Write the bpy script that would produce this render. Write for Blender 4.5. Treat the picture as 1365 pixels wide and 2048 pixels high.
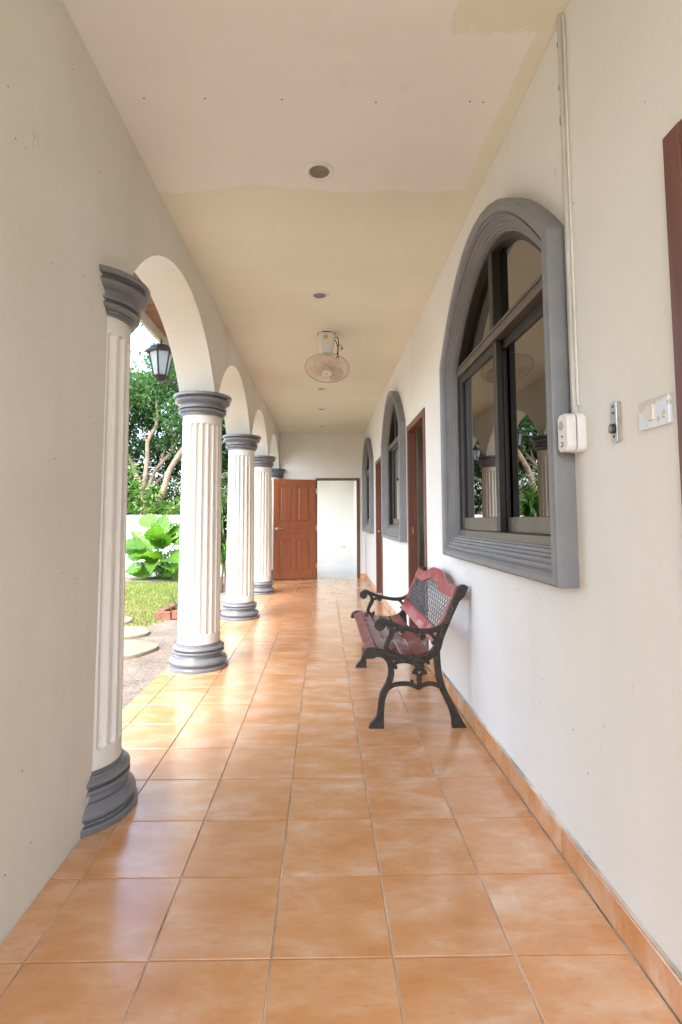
import bpy, math, random
import numpy as np
from mathutils import Vector, Matrix

random.seed(7)
rng = np.random.default_rng(7)
R = math.radians
for o in list(bpy.data.objects):
    bpy.data.objects.remove(o)
scn = bpy.context.scene
COL = scn.collection

# ------------------------------------------------------------------ camera
cam_d = bpy.data.cameras.new('camera')
cam = bpy.data.objects.new('camera', cam_d)
COL.objects.link(cam)
cam_d.sensor_fit = 'VERTICAL'
cam_d.sensor_height = 36.0
cam_d.sensor_width = 24.0
cam_d.lens = 1048.788 / 2048 * 36.0
cam_d.shift_x = (682.5 - 663.77) / 2048
cam_d.shift_y = (959.75 - 1024) / 2048
cam_d.clip_start = 0.02
cam_d.clip_end = 600
yw, pt, rl = 0.0154, 0.0762, -0.0019
fw = Vector((math.sin(yw) * math.cos(pt), math.cos(yw) * math.cos(pt), math.sin(pt)))
rt = Vector((math.cos(yw), -math.sin(yw), 0))
up = rt.cross(fw)
rt2 = rt * math.cos(rl) + up * math.sin(rl)
up2 = up * math.cos(rl) - rt * math.sin(rl)
M = Matrix((rt2, up2, -fw)).transposed().to_4x4()
M.translation = (0, 0, 1.18)
cam.matrix_world = M
scn.camera = cam

# ------------------------------------------------------------------ sky, sun, exposure
SUN_EL, SUN_FROM = R(56), Vector((-0.50, -1.0, 0)).normalized()
w = bpy.data.worlds.new('World')
scn.world = w
w.use_nodes = True
nt = w.node_tree
bg = nt.nodes['Background']
sky = nt.nodes.new('ShaderNodeTexSky')
sky.sky_type = 'NISHITA'
sky.sun_disc = False
sky.sun_elevation = SUN_EL
sky.sun_rotation = math.atan2(SUN_FROM.x, SUN_FROM.y)
sky.air_density = 1.0
sky.dust_density = 3.0
hs = nt.nodes.new('ShaderNodeHueSaturation')          # thin white cloud: the whole sky loses most of its blue
hs.inputs['Saturation'].default_value = 0.88
nt.links.new(sky.outputs['Color'], hs.inputs['Color'])
nt.links.new(hs.outputs['Color'], bg.inputs['Color'])
bg.inputs['Strength'].default_value = 0.15
sd = bpy.data.lights.new('sun', 'SUN')
sd.energy = 0.6
sd.angle = R(20)
sd.color = (1.0, 0.975, 0.94)
sun = bpy.data.objects.new('sun', sd)
COL.objects.link(sun)
to_sun = Vector((SUN_FROM.x * math.cos(SUN_EL), SUN_FROM.y * math.cos(SUN_EL), math.sin(SUN_EL)))
sun.rotation_euler = to_sun.to_track_quat('Z', 'Y').to_euler()
sun.location = (-6, -8, 14)
vs = scn.view_settings
vs.view_transform = 'Standard'
vs.look = 'None'
vs.gamma = 1.0
vs.use_curve_mapping = False
vs.exposure = 3.0
scn.cycles.max_bounces = 8
scn.cycles.diffuse_bounces = 6
scn.cycles.glossy_bounces = 5
scn.cycles.transparent_max_bounces = 12

# ------------------------------------------------------------------ materials
class NT:
    def __init__(s, name):
        s.m = bpy.data.materials.new(name)
        s.m.use_nodes = True
        s.t = s.m.node_tree
        s.p = s.t.nodes['Principled BSDF']
        s.out = s.t.nodes['Material Output']
    def n(s, typ, **kw):
        nd = s.t.nodes.new(typ)
        for k, v in kw.items():
            if k in nd.inputs: nd.inputs[k].default_value = v
            else: setattr(nd, k, v)
        return nd
    def l(s, a, b): s.t.links.new(a, b)
    def coord(s, kind='Object'):
        return s.n('ShaderNodeTexCoord').outputs[kind]
    def pos(s): return s.n('ShaderNodeNewGeometry').outputs['Position']
    def noise(s, vec, scale, detail=4, rough=.55, stretch=None, dist=0):
        if stretch:
            mp = s.n('ShaderNodeMapping'); mp.inputs['Scale'].default_value = stretch
            s.l(vec, mp.inputs['Vector']); vec = mp.outputs['Vector']
        nd = s.n('ShaderNodeTexNoise', Scale=scale, Detail=detail, Roughness=rough, Distortion=dist)
        s.l(vec, nd.inputs['Vector'])
        return nd.outputs['Fac']
    def ramp(s, fac, stops):
        r = s.n('ShaderNodeValToRGB'); cr = r.color_ramp
        while len(cr.elements) < len(stops): cr.elements.new(0.5)
        for e, (p, c) in zip(cr.elements, stops):
            e.position = p
            e.color = (c, c, c, 1) if isinstance(c, (int, float)) else (*c, 1)
        s.l(fac, r.inputs['Fac'])
        return r.outputs['Color']
    def mix(s, fac, a, b, blend='MIX'):
        m = s.n('ShaderNodeMix', data_type='RGBA', blend_type=blend)
        for sock, v in ((m.inputs[0], fac), (m.inputs[6], a), (m.inputs[7], b)):
            if isinstance(v, (int, float)): sock.default_value = v if sock.type == 'VALUE' else (v, v, v, 1)
            elif isinstance(v, tuple): sock.default_value = (*v, 1)
            else: s.l(v, sock)
        return m.outputs[2]
    def math(s, op, a, b=0.5, c=0.0, clamp=False):
        m = s.n('ShaderNodeMath', operation=op, use_clamp=clamp)
        for i, v in enumerate((a, b, c)):
            if isinstance(v, (int, float)): m.inputs[i].default_value = v
            else: s.l(v, m.inputs[i])
        return m.outputs[0]
    def bump(s, h, strength, dist=.01):
        b = s.n('ShaderNodeBump', Strength=strength, Distance=dist)
        s.l(h, b.inputs['Height']); s.l(b.outputs['Normal'], s.p.inputs['Normal'])
        return b
    def set(s, **kw):
        for k, v in kw.items():
            k = k.replace('_', ' ')
            if isinstance(v, tuple): s.p.inputs[k].default_value = (*v, 1)
            elif isinstance(v, (int, float)): s.p.inputs[k].default_value = v
            else: s.l(v, s.p.inputs[k])
        return s

def simple(name, col, rough=.5, metal=0, var=.12, scale=12, bump=.05, spec=.5, coat=0):
    s = NT(name); v = s.coord()
    n = s.noise(v, scale, 5)
    lo = tuple(c * (1 - var) for c in col); hi = tuple(min(1, c * (1 + var)) for c in col)
    s.set(Base_Color=s.ramp(n, [(.3, lo), (.7, hi)]), Metallic=metal)
    s.set(Roughness=float(rough))
    s.p.inputs['Specular IOR Level'].default_value = spec
    s.p.inputs['Coat Weight'].default_value = coat
    if bump: s.bump(s.noise(v, scale * 6, 4), bump, .004)
    return s.m

def plaster(name, base, warm, specks=True, grime=.12, blotch=1.0):
    s = NT(name); v = s.pos()
    big = s.noise(v, .9 * blotch, 3, .6)
    col = s.mix(s.ramp(big, [(.38, 0.0), (.66, 1.0)]), base, warm)
    streak = s.noise(v, 2.2, 3, .65, stretch=(1, 1, .25))
    col = s.mix(s.math('MULTIPLY', s.ramp(streak, [(.5, 0.0), (.8, 1.0)]), grime), col, tuple(c * .72 for c in base))
    if specks:
        vo = s.n('ShaderNodeTexVoronoi', Scale=12.0, Randomness=1.0); s.l(v, vo.inputs['Vector'])
        dot = s.math('LESS_THAN', vo.outputs['Distance'], .042)
        gate = s.ramp(s.noise(v, 3.1, 1), [(.42, 0.0), (.46, 1.0)])
        col = s.mix(s.math('MULTIPLY', dot, gate), col, (.22, .19, .15))
        peel = s.ramp(s.noise(v, 13, 4, .75, stretch=(1, 1, .6)), [(.64, 0.0), (.67, 1.0)])          # flaked and scuffed spots
        zone = s.ramp(s.noise(v, 1.1, 1), [(.50, 0.0), (.62, 1.0)])
        col = s.mix(s.math('MULTIPLY', s.math('MULTIPLY', peel, zone), grime*1.3), col, (.52, .48, .40))
    s.set(Base_Color=col, Roughness=.62)
    s.p.inputs['Specular IOR Level'].default_value = .35
    s.bump(s.noise(v, 30, 4, .75), .34, .007)
    return s.m

M_WALL = plaster('wall_paint', (.755, .755, .725), (.735, .725, .66), grime=.25)
M_LEFT = plaster('wall_paint_worn', (.745, .74, .675), (.69, .675, .585), grime=.5)
M_WHITE_PLASTER = plaster('white_plaster', (.80, .80, .79), (.76, .755, .74), specks=False)
M_CREAM = plaster('cream_plaster', (.82, .80, .73), (.80, .775, .70), specks=False)
M_ROOM = plaster('room_paint', (.74, .68, .57), (.70, .64, .53), specks=False)
M_COLUMN = plaster('column_paint', (.72, .695, .635), (.69, .66, .59), specks=False, grime=.5, blotch=2)

def ceiling_mat():
    s = NT('ceiling_paint'); v = s.pos()
    sep = s.n('ShaderNodeSeparateXYZ'); s.l(v, sep.inputs[0])
    nz = s.noise(v, 7, 6, .7)
    nl = s.noise(v, 2.0, 3, .5)
    # newer, greyer paint coat in the near part with a brushed edge
    y = s.math('ADD', sep.outputs['Y'], s.math('MULTIPLY', s.math('SUBTRACT', nl, .5), .22))
    coat = s.math('LESS_THAN', y, 2.72)
    x = s.math('ADD', sep.outputs['X'], s.math('MULTIPLY', s.math('SUBTRACT', nl, .5), .10))
    coat = s.math('MULTIPLY', coat, s.math('LESS_THAN', x, .775))
    # bare cream patch by the right wall
    px = s.math('ADD', sep.outputs['X'], s.math('MULTIPLY', s.math('SUBTRACT', nz, .5), .30))
    py = s.math('ADD', sep.outputs['Y'], s.math('MULTIPLY', s.math('SUBTRACT', nz, .5), .22))
    patch = s.math('MULTIPLY', s.math('GREATER_THAN', px, .46), s.math('LESS_THAN', py, 1.80))
    coat = s.math('SUBTRACT', coat, patch, clamp=True)
    big = s.noise(v, 1.3, 4, .6, stretch=(.6, 1.6, 1))
    cream = s.ramp(big, [(.35, (.725, .71, .585)), (.65, (.765, .75, .63))])
    grey = s.ramp(big, [(.35, (.775, .77, .725)), (.65, (.81, .805, .765))])
    col = s.mix(coat, cream, grey)
    blot = s.noise(v, 3.7, 3, .5)
    col = s.mix(s.math('MULTIPLY', s.ramp(blot, [(.66, 0.0), (.75, 1.0)]), .10), col, (.5, .44, .36))
    s.set(Base_Color=col, Roughness=.7)
    s.p.inputs['Specular IOR Level'].default_value = .25
    s.bump(s.noise(v, 30, 2), .08, .004)
    return s.m
M_CEIL = ceiling_mat()

def tile_mat():
    s = NT('orange_tile')
    oi = s.n('ShaderNodeObjectInfo')
    ob = s.coord('Object')
    off = s.n('ShaderNodeVectorMath', operation='SCALE'); s.l(oi.outputs['Location'], off.inputs[0]); off.inputs['Scale'].default_value = 13.7
    ad = s.n('ShaderNodeVectorMath', operation='ADD'); s.l(ob, ad.inputs[0]); s.l(off.outputs[0], ad.inputs[1])
    v = ad.outputs[0]
    cloud = s.noise(v, 4.2, 6, .62, stretch=(.8, 1.6, 1), dist=.15)
    fine = s.noise(v, 26, 5, .65, stretch=(.7, 1.6, 1))
    col = s.ramp(cloud, [(.28, (.53, .235, .080)), (.47, (.62, .315, .135)), (.58, (.665, .405, .235)), (.74, (.73, .57, .43))])
    col = s.mix(s.math('MULTIPLY', s.ramp(fine, [(.55, 0.0), (.75, 1.0)]), .30), col, (.40, .15, .045))
    col = s.mix(s.math('MULTIPLY', oi.outputs['Random'], .32), col, (.46, .215, .085))
    scuff = s.ramp(s.noise(v, 48, 3, .7, stretch=(.5, 1.6, 1)), [(.69, 0.0), (.74, 1.0)])
    col = s.mix(s.math('MULTIPLY', scuff, .40), col, (.27, .12, .05))
    s.set(Base_Color=col)
    s.set(Roughness=.23)
    s.p.inputs['Specular IOR Level'].default_value = .8
    s.p.inputs['Coat Weight'].default_value = .35; s.p.inputs['Coat Roughness'].default_value = .14
    s.bump(s.noise(v, 30, 4, .7, stretch=(1, 1.5, 1)), .14, .0035)
    return s.m
M_TILE = tile_mat()
M_GROUT = simple('grout', (.56, .50, .41), .85, var=.45, scale=5)
M_GREY = simple('grey_gloss_paint', (.165, .172, .182), .33, var=.10, scale=9, bump=.10, spec=.5)
M_GREY_W = simple('grey_window_paint', (.185, .190, .198), .42, var=.10, scale=9, bump=.10)

def wood(name, c1, c2, rough=.4, axis=2, worn=0.0, wornc=(.45, .40, .36), coat=.0):
    s = NT(name); v = s.coord()
    st = [22, 22, 22]; st[axis] = 1.6
    g = s.noise(v, 1.0, 6, .6, stretch=tuple(st), dist=.4)
    col = s.ramp(g, [(.3, c1), (.7, c2)])
    if worn:
        wn = s.noise(v, 9, 6, .8)
        col = s.mix(s.math('MULTIPLY', s.ramp(wn, [(.47, 0.0), (.60, 1.0)]), worn), col, wornc)
    s.set(Base_Color=col, Roughness=float(rough))
    s.p.inputs['Coat Weight'].default_value = coat
    s.bump(g, .12, .003)
    return s.m
M_DOOR = wood('door_wood', (.27, .082, .032), (.37, .125, .052), .38, 2, .25, (.30, .11, .05))
M_JAMB = wood('jamb_wood', (.13, .050, .032), (.19, .078, .052), .42, 2)
M_DARKDOOR = wood('dark_door_wood', (.09, .035, .016), (.15, .06, .028), .42, 2)
M_SEAT = wood('red_wood_dusty', (.095, .016, .017), (.16, .028, .028), .36, 1, .85, (.33, .28, .285), .1)
M_SEATRED = wood('red_wood', (.12, .013, .013), (.20, .025, .022), .34, 1, .60, (.29, .17, .155), .15)
M_BACKRED = wood('red_back_wood', (.24, .018, .020), (.36, .036, .036), .34, 1, .55, (.40, .19, .20), .15)

def iron_mat():
    s = NT('black_cast_iron'); v = s.coord()
    n = s.noise(v, 30, 5)
    s.set(Base_Color=s.ramp(n, [(.35, (.020, .018, .016)), (.62, (.045, .036, .028)), (.8, (.10, .055, .03))]), Metallic=.35, Roughness=.48)
    s.bump(s.noise(v, 90, 4), .25, .002)
    return s.m
M_IRON = iron_mat()
M_LATTICE = simple('grey_lattice_iron', (.15, .165, .18), .4, .2, .2, 20, .1)
M_GOLD = simple('worn_gilt', (.36, .27, .12), .4, .6, .3, 40)
M_ALU = simple('bronze_aluminium', (.125, .108, .085), .38, .5, .12, 8, .03)
M_ALUD = simple('dark_aluminium', (.016, .013, .010), .45, .0, .12, 8, .03)
M_PLASTIC = simple('white_plastic', (.74, .735, .71), .35, 0, .05, 20, .02)
M_PLASTIC_OLD = simple('cream_plastic', (.66, .62, .53), .45, 0, .12, 14, .05)
M_DARKPL = simple('dark_plastic', (.03, .03, .032), .4, 0, .1, 20, 0)
M_STEEL = simple('steel', (.58, .58, .57), .28, .95, .08, 20, .03)
M_CHROME = simple('satin_chrome', (.75, .74, .72), .2, .95, .05, 20, 0)
M_BRASS = simple('brass', (.50, .33, .12), .3, .9, .1, 20, 0)
M_CONDUIT = simple('painted_conduit', (.70, .67, .60), .5, 0, .10, 8, .08)
M_CONDUIT2 = simple('bare_conduit', (.40, .37, .32), .5, 0, .25, 10, .08)
M_CAN = simple('lamp_can_inside', (.20, .19, .175), .45, .3, .2, 20)
M_FANW = simple('fan_enamel', (.74, .73, .66), .35, 0, .06, 10, .02)
M_FANB = simple('fan_blade', (.63, .51, .43), .32, 0, .08, 10, .02)
M_GUARD = simple('fan_guard_wire', (.42, .36, .26), .4, .2, .1, 20, 0)
M_ORANGE = simple('sticker_orange', (.70, .20, .02), .5, 0, .05, 20, 0)
M_YELLOW = simple('sticker_yellow', (.75, .62, .12), .5, 0, .05, 20, 0)
M_EAVE = wood('eave_slat_wood', (.20, .085, .045), (.30, .14, .08), .6, 0)
M_FASCIA = plaster('fascia_paint', (.56, .52, .43), (.50, .47, .36), specks=False, grime=.6)
M_ROOF = simple('roof_tile', (.22, .09, .06), .8, var=.3, scale=5)
M_CONCRETE = simple('drive_concrete', (.62, .60, .57), .8, var=.12, scale=2, bump=.2)
M_ROOMFLOOR = simple('pale_room_floor', (.62, .635, .65), .22, var=.06, scale=3, bump=.03)

def glass_mat(name, tint, ior, refl=(.95, .92, .87), rough=.0):
    s = NT(name); s.t.nodes.remove(s.p)
    tr = s.n('ShaderNodeBsdfTransparent'); tr.inputs['Color'].default_value = (*tint, 1)
    gl = s.n('ShaderNodeBsdfGlossy', Roughness=rough); gl.inputs['Color'].default_value = (*refl, 1)
    fr = s.n('ShaderNodeFresnel', IOR=ior)
    mx = s.n('ShaderNodeMixShader')
    s.l(fr.outputs[0], mx.inputs[0]); s.l(tr.outputs[0], mx.inputs[1]); s.l(gl.outputs[0], mx.inputs[2])
    s.l(mx.outputs[0], s.out.inputs['Surface'])
    return s.m
M_GLASS = glass_mat('tinted_window_glass', (.30, .27, .22), 3.6)

def lantern_glass():
    s = NT('frosted_lantern_glass'); s.t.nodes.remove(s.p)
    d = s.n('ShaderNodeBsdfTranslucent'); d.inputs['Color'].default_value = (.82, .88, .92, 1)
    d2 = s.n('ShaderNodeBsdfDiffuse'); d2.inputs['Color'].default_value = (.60, .66, .70, 1)
    t = s.n('ShaderNodeBsdfTransparent'); t.inputs['Color'].default_value = (.85, .9, .93, 1)
    g = s.n('ShaderNodeBsdfGlossy', Roughness=.25)
    a = s.n('ShaderNodeMixShader'); a.inputs[0].default_value = .35
    b = s.n('ShaderNodeMixShader'); b.inputs[0].default_value = .45
    c = s.n('ShaderNodeMixShader'); c.inputs[0].default_value = .12
    s.l(d.outputs[0], a.inputs[1]); s.l(d2.outputs[0], a.inputs[2])
    s.l(a.outputs[0], b.inputs[1]); s.l(t.outputs[0], b.inputs[2])
    s.l(b.outputs[0], c.inputs[1]); s.l(g.outputs[0], c.inputs[2])
    s.l(c.outputs[0], s.out.inputs['Surface'])
    return s.m
M_LGLASS = lantern_glass()

def leaf_mat(name, cols, trans=.35, gloss=.35, scale=.5, ribs=0):
    s = NT(name)
    isl = s.n('ShaderNodeNewGeometry').outputs['Random Per Island']
    col = s.ramp(isl, [(i / max(1, len(cols) - 1), c) for i, c in enumerate(cols)])
    n = s.noise(s.pos(), scale, 3)
    col = s.mix(s.math('MULTIPLY', s.ramp(n, [(.4, 0.0), (.65, 1.0)]), .45), col, tuple(c * 1.25 for c in cols[-1]))
    s.set(Base_Color=col, Roughness=gloss)
    s.p.inputs['Specular IOR Level'].default_value = .5
    tl = s.n('ShaderNodeBsdfTranslucent')
    bright = s.mix(1.0, col, (1.5, 1.7, .7), 'MULTIPLY')
    s.l(bright, tl.inputs['Color'])
    mx = s.n('ShaderNodeMixShader'); mx.inputs[0].default_value = trans
    s.l(s.p.outputs[0], mx.inputs[1]); s.l(tl.outputs[0], mx.inputs[2])
    s.l(mx.outputs[0], s.out.inputs['Surface'])
    return s.m
M_LEAF = leaf_mat('tree_leaf', [(.035, .085, .028), (.05, .12, .036), (.08, .165, .05), (.065, .135, .055)], .4, .28)
M_LEAF2 = leaf_mat('young_leaf', [(.06, .14, .03), (.09, .20, .035), (.14, .26, .05)], .4)
M_BIGLEAF = leaf_mat('big_leaf', [(.045, .15, .022), (.075, .20, .022), (.13, .26, .03), (.03, .10, .03)], .40, .28, 1.5)
M_DRAC = leaf_mat('strap_leaf', [(.05, .13, .035), (.08, .19, .045), (.13, .25, .06)], .3, .25)
M_ALOE = leaf_mat('aloe_leaf', [(.06, .13, .05), (.09, .17, .06)], .1, .4)
M_GRASS = leaf_mat('grass_blade', [(.10, .17, .03), (.16, .24, .045), (.23, .28, .07), (.30, .25, .11)], .3, .6)
M_BARK = simple('bark', (.27, .195, .135), .85, var=.35, scale=4, bump=.5)
M_DRYLEAF = simple('dry_leaf', (.20, .12, .06), .8, var=.4, scale=3)

def ground_mat():
    s = NT('sandy_soil'); v = s.pos()
    n = s.noise(v, 3, 6, .7); f = s.noise(v, 45, 5, .7)
    col = s.ramp(n, [(.3, (.15, .122, .096)), (.55, (.215, .18, .145)), (.75, (.275, .235, .195))])
    col = s.mix(s.math('MULTIPLY', s.ramp(f, [(.50, 0.0), (.66, 1.0)]), .8), col, (.05, .038, .026))
    s.set(Base_Color=col, Roughness=.95)
    s.bump(s.mix(.5, f, s.noise(v, 16, 4)), .7, .03)
    return s.m
M_SOIL = ground_mat()
def stone_mat():
    s = NT('stepping_stone'); v = s.pos()
    n = s.noise(v, 9, 6, .65)
    s.set(Base_Color=s.ramp(n, [(.3, (.20, .172, .125)), (.7, (.275, .24, .18))]), Roughness=.85)
    s.bump(s.noise(v, 40, 5), .4, .006)
    return s.m
M_STONE = stone_mat()
M_BRICK = simple('red_brick', (.22, .085, .055), .85, var=.35, scale=14, bump=.4)
M_GRAVEL = leaf_mat('gravel', [(.12, .11, .10), (.26, .24, .21), (.40, .37, .33), (.20, .15, .12)], 0, .8)

# ------------------------------------------------------------------ mesh helpers
class MB:
    def __init__(s): s.v = []; s.f = []
    def add(s, vs, fs):
        b = len(s.v); s.v += [tuple(p) for p in vs]; s.f += [tuple(i + b for i in f) for f in fs]; return s
    def box(s, x0, x1, y0, y1, z0, z1):
        return s.add([(x0,y0,z0),(x1,y0,z0),(x1,y1,z0),(x0,y1,z0),(x0,y0,z1),(x1,y0,z1),(x1,y1,z1),(x0,y1,z1)],
                     [(0,3,2,1),(4,5,6,7),(0,1,5,4),(1,2,6,5),(2,3,7,6),(3,0,4,7)])
    def cbox(s, x0, x1, y0, y1, z0, z1, c=.004):
        """box with all edges chamfered"""
        X, Y, Z = (x0, x1), (y0, y1), (z0, z1); vs = []; idx = {}
        for i in (0, 1):
            for j in (0, 1):
                for k in (0, 1):
                    sx, sy, sz = (c, -c)[i], (c, -c)[j], (c, -c)[k]
                    for a, d in enumerate(((0, sy, sz), (sx, 0, sz), (sx, sy, 0))):
                        idx[i, j, k, a] = len(vs); vs.append((X[i]+d[0], Y[j]+d[1], Z[k]+d[2]))
        f = []; g = lambda i, j, k, a: idx[i, j, k, a]
        f += [(g(0,0,0,0),g(0,0,1,0),g(0,1,1,0),g(0,1,0,0)),(g(1,0,0,0),g(1,1,0,0),g(1,1,1,0),g(1,0,1,0)),
              (g(0,0,0,1),g(1,0,0,1),g(1,0,1,1),g(0,0,1,1)),(g(0,1,0,1),g(0,1,1,1),g(1,1,1,1),g(1,1,0,1)),
              (g(0,0,0,2),g(0,1,0,2),g(1,1,0,2),g(1,0,0,2)),(g(0,0,1,2),g(1,0,1,2),g(1,1,1,2),g(0,1,1,2))]
        for i in (0, 1):
            for j in (0, 1):
                f.append((g(i,j,0,0),g(i,j,1,0),g(i,j,1,1),g(i,j,0,1)))
                f.append((g(i,0,j,0),g(i,0,j,2),g(i,1,j,2),g(i,1,j,0)))
                f.append((g(0,i,j,1),g(1,i,j,1),g(1,i,j,2),g(0,i,j,2)))
                for k in (0, 1): f.append((g(i,j,k,0),g(i,j,k,1),g(i,j,k,2)))
        return s.add(vs, f)
    def tube(s, pts, rad, n=8, cap=True):
        pts = [Vector(p) for p in pts]
        if isinstance(rad, (int, float)): rad = [rad] * len(pts)
        t0 = (pts[1] - pts[0]).normalized()
        a = Vector((0, 0, 1)) if abs(t0.z) < .9 else Vector((1, 0, 0))
        u = t0.cross(a).normalized(); rings = []; vs = []; fs = []
        for i, p in enumerate(pts):
            if i == 0: t = t0
            elif i == len(pts) - 1: t = (pts[i] - pts[i-1]).normalized()
            else: t = ((pts[i] - pts[i-1]).normalized() + (pts[i+1] - pts[i]).normalized()).normalized()
            u = (u - t * u.dot(t)).normalized(); w_ = t.cross(u)
            rings.append(len(vs))
            for k in range(n):
                an = 2 * math.pi * k / n
                vs.append(p + (u * math.cos(an) + w_ * math.sin(an)) * rad[i])
        for i in range(len(pts) - 1):
            for k in range(n):
                k2 = (k + 1) % n
                fs.append((rings[i]+k, rings[i]+k2, rings[i+1]+k2, rings[i+1]+k))
        if cap:
            fs.append(tuple(range(n - 1, -1, -1))); fs.append(tuple(rings[-1] + k for k in range(n)))
        return s.add(vs, fs)
    def lathe(s, prof, n=48, cap=True, c=(0, 0, 0)):
        vs = []; fs = []
        for r, z in prof:
            for k in range(n):
                an = 2 * math.pi * k / n
                vs.append((c[0] + r * math.cos(an), c[1] + r * math.sin(an), c[2] + z))
        for i in range(len(prof) - 1):
            for k in range(n):
                k2 = (k + 1) % n
                fs.append((i*n+k, i*n+k2, (i+1)*n+k2, (i+1)*n+k))
        if cap:
            fs.append(tuple(range(n - 1, -1, -1))); fs.append(tuple((len(prof)-1)*n + k for k in range(n)))
        return s.add(vs, fs)
    def xf(s, M):
        s.v = [tuple(M @ Vector(p)) for p in s.v]; return s
    def mesh(s, name, mat, smooth=None):
        me = bpy.data.meshes.new(name); me.from_pydata(s.v, [], s.f); me.update()
        if mat: me.materials.append(mat)
        if smooth: me.shade_smooth(); me.set_sharp_from_angle(angle=R(smooth))
        return me
    def build(s, name, mat, parent=None, smooth=None):
        return link(name, s.mesh(name, mat, smooth), parent)

def link(name, me, parent=None, loc=None, rot=None):
    o = bpy.data.objects.new(name, me); COL.objects.link(o)
    if parent: o.parent = parent
    if loc: o.location = loc
    if rot: o.rotation_euler = rot
    return o
def tag(o, label=None, cat=None, group=None, kind=None):
    if label: o['label'] = label
    if cat: o['category'] = cat
    if group: o['group'] = group
    if kind: o['kind'] = kind
    return o
def empty(name, loc, label, cat, group=None, rz=0):
    o = bpy.data.objects.new(name, None); COL.objects.link(o)
    o.location = loc; o.rotation_euler = (0, 0, rz); o.empty_display_size = .1
    return tag(o, label, cat, group)
def loc_of(p, o):
    """make child o (built in world coords) keep its place under empty p"""
    o.parent = p
    o.matrix_parent_inverse = Matrix.LocRotScale(p.location, p.rotation_euler.to_quaternion(), None).inverted()
    return o

def sub(part, o):
    """sub-part of a part that was built in world coordinates"""
    o.parent = part
    return o

YZ = Matrix(((0, 0, 1, 0), (1, 0, 0, 0), (0, 1, 0, 0), (0, 0, 0, 1)))     # local x->Y y->Z z->X
XZ = Matrix(((1, 0, 0, 0), (0, 0, -1, 0), (0, 1, 0, 0), (0, 0, 0, 1)))    # local x->X y->Z z->-Y
def sheet(name, loops, thick, mat, T=None, shift=0.0, bevel=0.0, smooth=None):
    """flat outline (with holes) given thickness; returns a mesh"""
    cu = bpy.data.curves.new('outline', 'CURVE'); cu.dimensions = '2D'; cu.fill_mode = 'BOTH'
    cu.extrude = max(thick / 2 - bevel, 0); cu.bevel_depth = bevel; cu.bevel_resolution = 1
    for lp in loops:
        sp = cu.splines.new('POLY'); sp.points.add(len(lp) - 1); sp.use_cyclic_u = True
        for q, (x, y) in zip(sp.points, lp): q.co = (x, y, 0, 1)
    ob = bpy.data.objects.new('outline', cu); COL.objects.link(ob)
    dg = bpy.context.evaluated_depsgraph_get()
    me = bpy.data.meshes.new_from_object(ob.evaluated_get(dg))
    bpy.data.objects.remove(ob); bpy.data.curves.remove(cu)
    me.name = name
    me.transform(Matrix.Translation((0, 0, shift)))
    if T: me.transform(T)
    me.materials.clear(); me.materials.append(mat)
    if smooth: me.shade_smooth(); me.set_sharp_from_angle(angle=R(smooth))
    return me
def smooth_line(pts, n=6):
    """Catmull-Rom through points (tuples of any dimension)"""
    P = [np.array(p, float) for p in pts]; P = [2*P[0]-P[1]] + P + [2*P[-1]-P[-2]]; out = []
    for i in range(1, len(P) - 2):
        a, b, c, d = P[i-1:i+3]
        for k in range(n):
            t = k / n
            out.append(.5*((2*b)+(-a+c)*t+(2*a-5*b+4*c-d)*t*t+(-a+3*b-3*c+d)*t**3))
    out.append(P[-2]); return [tuple(p) for p in out]
def stroke(pts, widths, n=5):
    """outline polygon of a brush stroke"""
    if isinstance(widths, (int, float)): widths = [widths] * len(pts)
    q = smooth_line([(x, y, w_) for (x, y), w_ in zip(pts, widths)], n)
    L = []; Rr = []
    for i, (x, y, w_) in enumerate(q):
        a = np.array(q[max(0, i-1)][:2]); b = np.array(q[min(len(q)-1, i+1)][:2]); t = b - a; t /= np.linalg.norm(t) + 1e-9
        nn = np.array((-t[1], t[0])) * w_ / 2
        L.append((x + nn[0], y + nn[1])); Rr.append((x - nn[0], y - nn[1]))
    return L + Rr[::-1]
def circle(cx, cy, r, n=16): return [(cx + r*math.cos(2*math.pi*k/n), cy + r*math.sin(2*math.pi*k/n)) for k in range(n)]

def fast_mesh(name, verts, faces_n, mat):
    """verts (N,3) with consecutive quads (faces_n=4) or tris (3)"""
    me = bpy.data.meshes.new(name); nv = len(verts); nf = nv // faces_n
    me.vertices.add(nv); me.vertices.foreach_set('co', np.asarray(verts, np.float32).ravel())
    me.loops.add(nv); me.loops.foreach_set('vertex_index', np.arange(nv, dtype=np.int32))
    me.polygons.add(nf); me.polygons.foreach_set('loop_start', np.arange(0, nv, faces_n, dtype=np.int32))
    me.polygons.foreach_set('loop_total', np.full(nf, faces_n, np.int32))
    me.update(calc_edges=True); me.validate(); me.materials.append(mat)
    return me

# ------------------------------------------------------------------ dimensions (metres)
XL, XR, ZC, YB = -0.906, 0.855, 2.977, 10.73       # left face, right face, ceiling, back wall
XO = -1.20                                        # outer face of the arcade
GZ = -0.08                                        # garden level
COLY = [2.27, 4.385, 6.50, 8.615, 10.73]
CX = -1.02

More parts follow.
